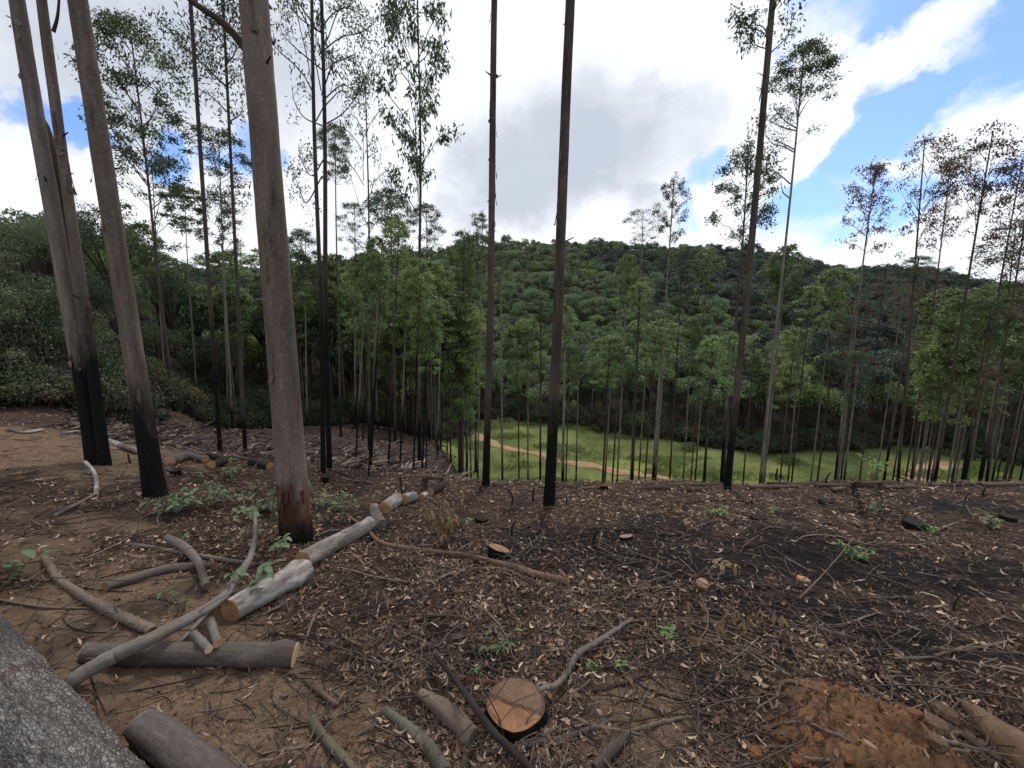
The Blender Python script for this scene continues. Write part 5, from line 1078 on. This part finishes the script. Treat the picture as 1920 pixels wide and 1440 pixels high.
b6 = np.arange(n)[:, None] * 6; q = b6 + np.array([[1, 2, 4, 3]]); t = np.vstack([b6 + [[0, 2, 1]], b6 + [[3, 4, 5]]])
pal = np.array([[.085, .060, .050], [.125, .094, .076], [.058, .040, .034], [.21, .165, .13], [.032, .024, .022], [.38, .31, .25], [.11, .062, .042]]); pi = rg.choice(7, n, p=[.22, .2, .17, .13, .13, .08, .07]); cl = pal[pi] * np.array([1.26, 1.13, 1.02]) * rg.uniform(.7, 1.25, n)[:, None] * (.75 + .5 * fbm(x * 2.2, y * 2.2, 0, 53, 3))[:, None]
m = MB(); m.add(vv, q, t, np.repeat(cl, 6, 0)); tag(m.obj('leaf_litter', M_litter, None, None, True), 'dry curled leaves strewn over the clearing', 'leaf litter', kind='stuff')
# curled bark strips
x, y, rg = litter(9000, .95, 8.6, 4); d_, b_ = masks(x, y); pk = (.45 - .38 * d_ - .15 * b_) * sst(.3, .7, fbm(x * .9, y * .9, 0, 57, 3)) * 1.6
keep = (rg.random(len(x)) < pk) & (y < 8) & (mound(x, y) < .04); x, y = x[keep], y[keep]; n = len(x); z = H(x, y); th = rg.uniform(0, 6.28, n); ln = np.exp(rg.normal(math.log(.045), .5, n)).clip(.02, .16) * (1 + np.hypot(x, y) * .05); K = 6; f = np.linspace(0, 1, K)
cv = rg.normal(size=n) * 1.0; ang = th[:, None] + cv[:, None] * (f - .5); sx = np.cumsum(np.cos(ang), 1) * (ln / K)[:, None]; sy = np.cumsum(np.sin(ang), 1) * (ln / K)[:, None]; wd = (ln * rg.uniform(.03, .075, n)).clip(.0015, .006)
hz = z[:, None] + .012 + np.abs(rg.normal(size=n))[:, None] * .02 * np.abs(f - .5) * 2; wv = wd[:, None] * np.sin(np.pi * (f * .8 + .1)); P1 = np.stack([x[:, None] + sx - np.sin(ang) * wv, y[:, None] + sy + np.cos(ang) * wv, hz], -1); P2 = np.stack([x[:, None] + sx + np.sin(ang) * wv, y[:, None] + sy - np.cos(ang) * wv, hz + wv * rg.uniform(-.8, 1.6, n)[:, None]], -1)
v = np.stack([P1, P2], 2).reshape(-1, 3); i0 = np.arange(n)[:, None] * K * 2 + np.arange(K - 1)[None] * 2; q = np.stack([i0, i0 + 1, i0 + 3, i0 + 2], -1).reshape(-1, 4)
cl = np.array([[.32, .25, .20], [.22, .165, .13], [.15, .105, .08], [.45, .38, .31]])[rg.choice(4, n, p=[.25, .35, .3, .1])] * rg.uniform(.7, 1.1, n)[:, None]
m = MB(); m.add(v, q, None, np.repeat(cl, K * 2, 0)); tag(m.obj('bark_strips', M_litter), 'pale curled strips of shed bark among the leaves', 'bark strips', kind='stuff')
# litter on the slope beyond
rg = np.random.default_rng(9); n = 26000; Yq = np.exp(rg.uniform(math.log(7), math.log(32), n)); tq = rg.uniform(-1.15, .02, n); keep = Yq < forest_start(tq) + 1; Yq, tq = Yq[keep], tq[keep]; x, y = Yq * tq, Yq; z = H(x, y) + .02; keep = z > -9.5; x, y, z = x[keep], y[keep], z[keep]; n = len(x)
c = np.stack([x, y, z], 1); th = rg.uniform(0, 6.28, n); d = np.stack([np.cos(th), np.sin(th), rg.normal(size=n) * .12], 1); pal = np.array([[.09, .062, .052], [.17, .13, .105], [.045, .034, .03], [.30, .25, .21]]); m = MB()
lq = rg.uniform(.05, .22, n) * np.where(rg.random(n) < .06, 3.5, 1); leaves(m, c, unit(d), lq, lq.clip(0, .2) * .16, rg, pal[rg.choice(4, n, p=[.4, .25, .25, .1])] * rg.uniform(.7, 1.2, n)[:, None], .6)
tag(m.obj('slope_debris', M_litter, None, None, False), 'fallen leaves and twigs covering the burnt slope at left', 'debris', kind='stuff')
# twigs
x, y, rg = litter(17000, .95, 12, 2); d_, b_ = masks(x, y); keep = (rg.random(len(x)) < (1 - .72 * d_)) & (y < 8.5) & (mound(x, y) < .05); x, y = x[keep], y[keep]; n = len(x)
th = rg.normal(.0, .75, n) + np.where(rg.random(n) < .35, rg.uniform(0, 3.14, n), 0) - .25; ln = np.exp(rg.normal(math.log(.16), .65, n)).clip(.04, .9); rad = rg.uniform(.0009, .0034, n) * (1 + np.hypot(x, y) * .10) * (.6 + ln)
K = 5; f = np.linspace(-.5, .5, K); bend = rg.normal(size=n) * .12
px_ = x[:, None] + np.cos(th)[:, None] * ln[:, None] * f - np.sin(th)[:, None] * (bend * ln)[:, None] * (4 * f * f); py_ = y[:, None] + np.sin(th)[:, None] * ln[:, None] * f + np.cos(th)[:, None] * (bend * ln)[:, None] * (4 * f * f)
pz = H(px_.ravel(), py_.ravel()).reshape(n, K); tl = np.where(rg.random(n) < .15, rg.uniform(0, .5, n), rg.uniform(0, .05, n)); pz = .35 * pz + .65 * pz.mean(1)[:, None] + .008 + np.maximum(0, (f + .5))[None] * (tl * ln)[:, None]
ring = []
for a_ in (0, 2.094, 4.189): ring.append(np.stack([px_ - np.sin(th)[:, None] * rad[:, None] * math.cos(a_), py_ + np.cos(th)[:, None] * rad[:, None] * math.cos(a_), pz + rad[:, None] * math.sin(a_)], -1))
v = np.stack(ring, 2).reshape(-1, 3)
i0 = np.arange(n)[:, None, None] * K * 3 + np.arange(K - 1)[None, :, None] * 3 + np.arange(3)[None, None, :]; i1 = np.arange(n)[:, None, None] * K * 3 + np.arange(K - 1)[None, :, None] * 3 + ((np.arange(3) + 1) % 3)[None, None, :]
q = np.stack([i0, i1, i1 + 3, i0 + 3], -1).reshape(-1, 4); pal = np.array([[.085, .062, .052], [.14, .11, .09], [.05, .035, .032], [.02, .017, .017], [.22, .18, .15]]); cl = pal[rg.choice(5, n, p=[.33, .2, .24, .15, .08])]
m = MB(); m.add(v, q, None, np.repeat(cl, K * 3, 0)); tag(m.obj('fallen_twigs', M_litter), 'small dry twigs tangled over the clearing', 'twigs', kind='stuff')
# pale chips, sawdust and crumbs
x, y, rg = litter(40000, .95, 9, 3); fx = field(wblobs([(968, 1340, .3, .25, 1.3), (300, 1330, .5, .35, 1), (430, 1290, .4, .2, 1), (560, 1400, .3, .2, .7), (1200, 1300, .4, .2, .7), (340, 880, .8, .5, .7), (1250, 1400, .4, .3, .7), (1600, 1390, .5, .4, 4)]), x, y)
keep = rg.random(len(x)) < .12 + fx; x, y = x[keep], y[keep]; n = len(x); z = H(x, y) + .004; s = rg.uniform(.002, .008, n); th = rg.uniform(0, 6.28, n)
on_m = mound(x, y) > .012; s = np.where(on_m, s * (1 + 2.2 * rg.random(n) ** 3), s)
ca, sa = np.cos(th) * s, np.sin(th) * s; v = np.stack([np.stack([x + ca, y + sa, z], 1), np.stack([x - sa * .6, y + ca * .6, z + .002], 1), np.stack([x - ca, y - sa, z], 1), np.stack([x, y, z + s * 1.1], 1)], 1).reshape(-1, 3)
b4 = np.arange(n)[:, None] * 4; t = np.vstack([b4 + [[0, 1, 3]], b4 + [[1, 2, 3]], b4 + [[2, 0, 3]]]); cl = np.where(on_m[:, None], np.array([.21, .11, .055]), np.array([[.24, .18, .135]])) * rg.uniform(.5, 1.2, n)[:, None]
m = MB(); m.add(v, None, t, np.repeat(cl, 4, 0)); tag(m.obj('wood_chips', M_litter, None, None, False), 'pale chips and crumbs scattered on the soil', 'wood chips', kind='stuff')

# ------------------------------------------------------------------ small plants
def leaf_mesh(name, m_, ln, wd, n=5):
    m = MB(); f = np.linspace(0, 1, n); w = wd * np.sin(np.pi * (f * .92 + .04)) ** .8; z = -.35 * ln * f ** 2 + .12 * ln * f
    v = np.stack([np.stack([w * 0 + f * ln, s_ * w, z + (abs(s_) * w * .35)], 1) for s_ in (-1, 0, 1)], 1).reshape(-1, 3); i = np.arange(n * 3).reshape(n, 3); q = np.stack([i[:-1, :-1], i[1:, :-1], i[1:, 1:], i[:-1, 1:]], -1).reshape(-1, 4)
    m.add(v, q); return m.mesh(name, m_)
M_leaf_p = leaf_mat('sprout_leaves', (.11, .16, .075), .35, .25)
LM = {'blue': leaf_mesh('leaf', M_leaf_b, .075, .018), 'green': leaf_mesh('leaf', M_leaf_y, .045, .011), 'dead': leaf_mesh('leaf', M_leaf_d, .065, .011), 'dark': leaf_mesh('leaf', M_leaf_p, .062, .011)}
def plant(name, u, v_, hpx, kind, nleaf, label, spread=.5, nst=1, scale=1.0, lift=0.0, cat='plant', group=None, droop=0.0, seed=0, leafname='leaf', hang=0.0):
    p, t = G(u, v_); h = hpx * t / F; root = empty(name, p + Vector((0, 0, lift)), label, cat, group); rg = random.Random(seed + u)
    for s_ in range(nst):
        a = rg.uniform(0, 6.28); o = Vector((math.cos(a), math.sin(a), 0)) * h * spread * rg.uniform(.3, 1.2); hh = h * rg.uniform(.6, 1.05); c = spline([[0, 0, -.02], list(o * .4 + Vector((0, 0, hh * .6))), list(o + Vector((0, 0, hh * (1 - droop))))], 7)
        v, q, tc_, _ = tube_data(c, np.linspace(.003, .0012, 7) * (1 + t * .12), 5, 0, s_); m = MB(); m.add(v, q, None, (1, 1, 1), tc_); m.obj('stem', M_stickr if kind == 'dead' else M_stick, root)
        for k in range(nleaf // nst):
            i = rg.choice(range(2, 7)) if k else 6; l = bpy.data.objects.new(leafname, LM[kind]); link(l, root); l.location = Vector(c[i]); l.rotation_euler = (rg.uniform(-.4, .4), rg.uniform(-.6, .5) + droop * 1.1 + hang, rg.uniform(0, 6.28)); sc = scale * rg.uniform(.7, 1.25); l.scale = (sc, sc, sc)
    return root
plant('eucalyptus_sprout', 478, 1112, 75, 'blue', 20, 'leafy blue green sprout standing against the nearest white log', .5, 3, 1.25, seed=1)
plant('eucalyptus_sprout', 520, 1062, 38, 'blue', 12, 'small blue green sprout on the joint of the two white logs', .6, 2, 1.0, .08, seed=2)
plant('eucalyptus_sprout', 455, 1150, 70, 'dark', 14, 'dark green leafy twig beside the orange log end', .5, 2, 1.2, seed=3)
plant('eucalyptus_sprout', 345, 1145, 60, 'dark', 14, 'dark green sprout on the tan soil below the bow shaped branch', .7, 3, 1.0, seed=4)
plant('eucalyptus_sprout', 30, 1085, 50, 'blue', 22, 'spreading green sprout at the left edge above the huge log', .9, 4, 1.3, seed=5)
plant('eucalyptus_sprout', 490, 1010, 60, 'dark', 18, 'green regrowth left of the foot of the thickest trunk', .8, 4, 1.3, seed=6)
plant('eucalyptus_sprout', 345, 1010, 14, 'green', 6, 'single bright green leaf cluster near the bow shaped branch', .5, 1, 1.2, seed=7)
plant('seedling', 1107, 1256, 18, 'green', 9, 'bright green seedling with rosette of leaves right of the pale forked branch', .9, 2, 1.1, seed=8)
plant('seedling', 1160, 1250, 14, 'green', 7, 'second green seedling, just right of the first', .9, 2, 1.0, seed=9)
plant('seedling', 902, 1262, 16, 'green', 7, 'pale green seedling behind the big fresh stump', .7, 1, .9, seed=10)
plant('fern', 935, 1222, 40, 'dark', 26, 'dark feathery fern in the black ash above the big fresh stump', .8, 6, .8, seed=11)
plant('dead_sapling', 838, 1022, 92, 'dead', 220, 'dead sapling full of hanging golden brown leaves in the clearing', .55, 14, 1.15, droop=.15, seed=12, hang=1.0)
plant('dead_sapling', 1365, 1085, 55, 'dead', 22, 'withered sprig with pale leaves left of the dark thin pole', .5, 4, 1.1, droop=.3, seed=13)
plant('dead_sapling', 1395, 1185, 70, 'dead', 30, 'withered leafy branch lying in the litter above the burnt hollow', 1.3, 5, 1.1, droop=.7, seed=14)
plant('dead_sapling', 1300, 1000, 40, 'dead', 18, 'small brown leaved sapling up the slope right of centre', .5, 4, 1.2, droop=.3, seed=15)
plant('sapling', 1637, 903, 52, 'green', 70, 'bright green sapling rising over the crest in front of the dark wood', .35, 6, 1.5, seed=16)
for i, (u, v_, h, kk, lb) in enumerate([(1605, 1050, 22, 'green', 'largest green tuft on the burnt ground at right'), (1340, 968, 22, 'green', 'green tuft left of the low blackened stump'), (1735, 1000, 14, 'green', 'green tuft next to the wide black stump'), (1450, 962, 12, 'green', 'tiny green tuft near the low blackened stump'), (1860, 990, 20, 'dark', 'green patch of weeds by the right edge'),
                                    (380, 955, 45, 'dark', 'sprawling green regrowth right of the black footed trunk'), (440, 950, 50, 'dark', 'large pale green regrowth between the two thickest trunks'), (500, 960, 45, 'blue', 'green regrowth touching the left side of the thickest trunk'), (610, 955, 40, 'dark', 'green regrowth on the right of the thickest trunk'), (420, 900, 30, 'dark', 'small green sprout up by the sawn log pile'), (1890, 1450, 0, 'dark', ''), (320, 960, 30, 'blue', 'low green sprout at the foot of the black footed trunk'), (1255, 1190, 10, 'green', 'tiny light green weed in the litter'), (850, 985, 20, 'dark', 'low green weed behind the dead sapling'),
                                    (640, 960, 24, 'dark', 'low weed left of the row of cut rounds'), (1640, 960, 14, 'dark', 'faint weed near the crest at right')]):
    if h: plant('regrowth', u, v_, h, kk, int(30 + h * 1.2), lb, 1.2, 8, 1.1, cat='sprout', seed=30 + i)
print('objects', len(S.objects))

# ------------------------------------------------------------------ loose sticks
rgs = np.random.default_rng(321)
for i in range(70):
    v0 = 930 + 500 * rgs.random() ** 1.3; u0 = rgs.uniform(20, 1900) if v0 < 1150 else rgs.uniform(500, 1900)
    dep = (v0 - 850) / 600; L0 = rgs.uniform(60, 230) * (.35 + dep); a0 = rgs.normal(0, .35) + (.25 if u0 > 960 else -.25) * rgs.random(); w0 = rgs.uniform(2.5, 6.5) * (.45 + dep)
    cx_, cy_ = math.cos(a0) * L0, math.sin(a0) * L0 * .6; b1 = rgs.normal() * L0 * .07
    pxs = [(u0 - cx_ / 2, v0 - cy_ / 2, w0 * .7), (u0 - cx_ / 6, v0 - cy_ / 6 + b1, w0), (u0 + cx_ / 5, v0 + cy_ / 5 + b1 * .6, w0), (u0 + cx_ / 2, v0 + cy_ / 2, w0 * .5)]
    if min(q_[1] for q_ in pxs) < 915: continue
    branch('loose_stick', 'dry loose stick lying in the leaf litter of the clearing', 'stick', pxs, [M_stick, M_stickr, M_stickb, M_stickg][int(rgs.choice(4, p=[.3, .3, .25, .15]))], sides=7, twigs=int(rgs.integers(0, 4)), group='loose sticks in the litter', jit=.002)
print('objects', len(S.objects))
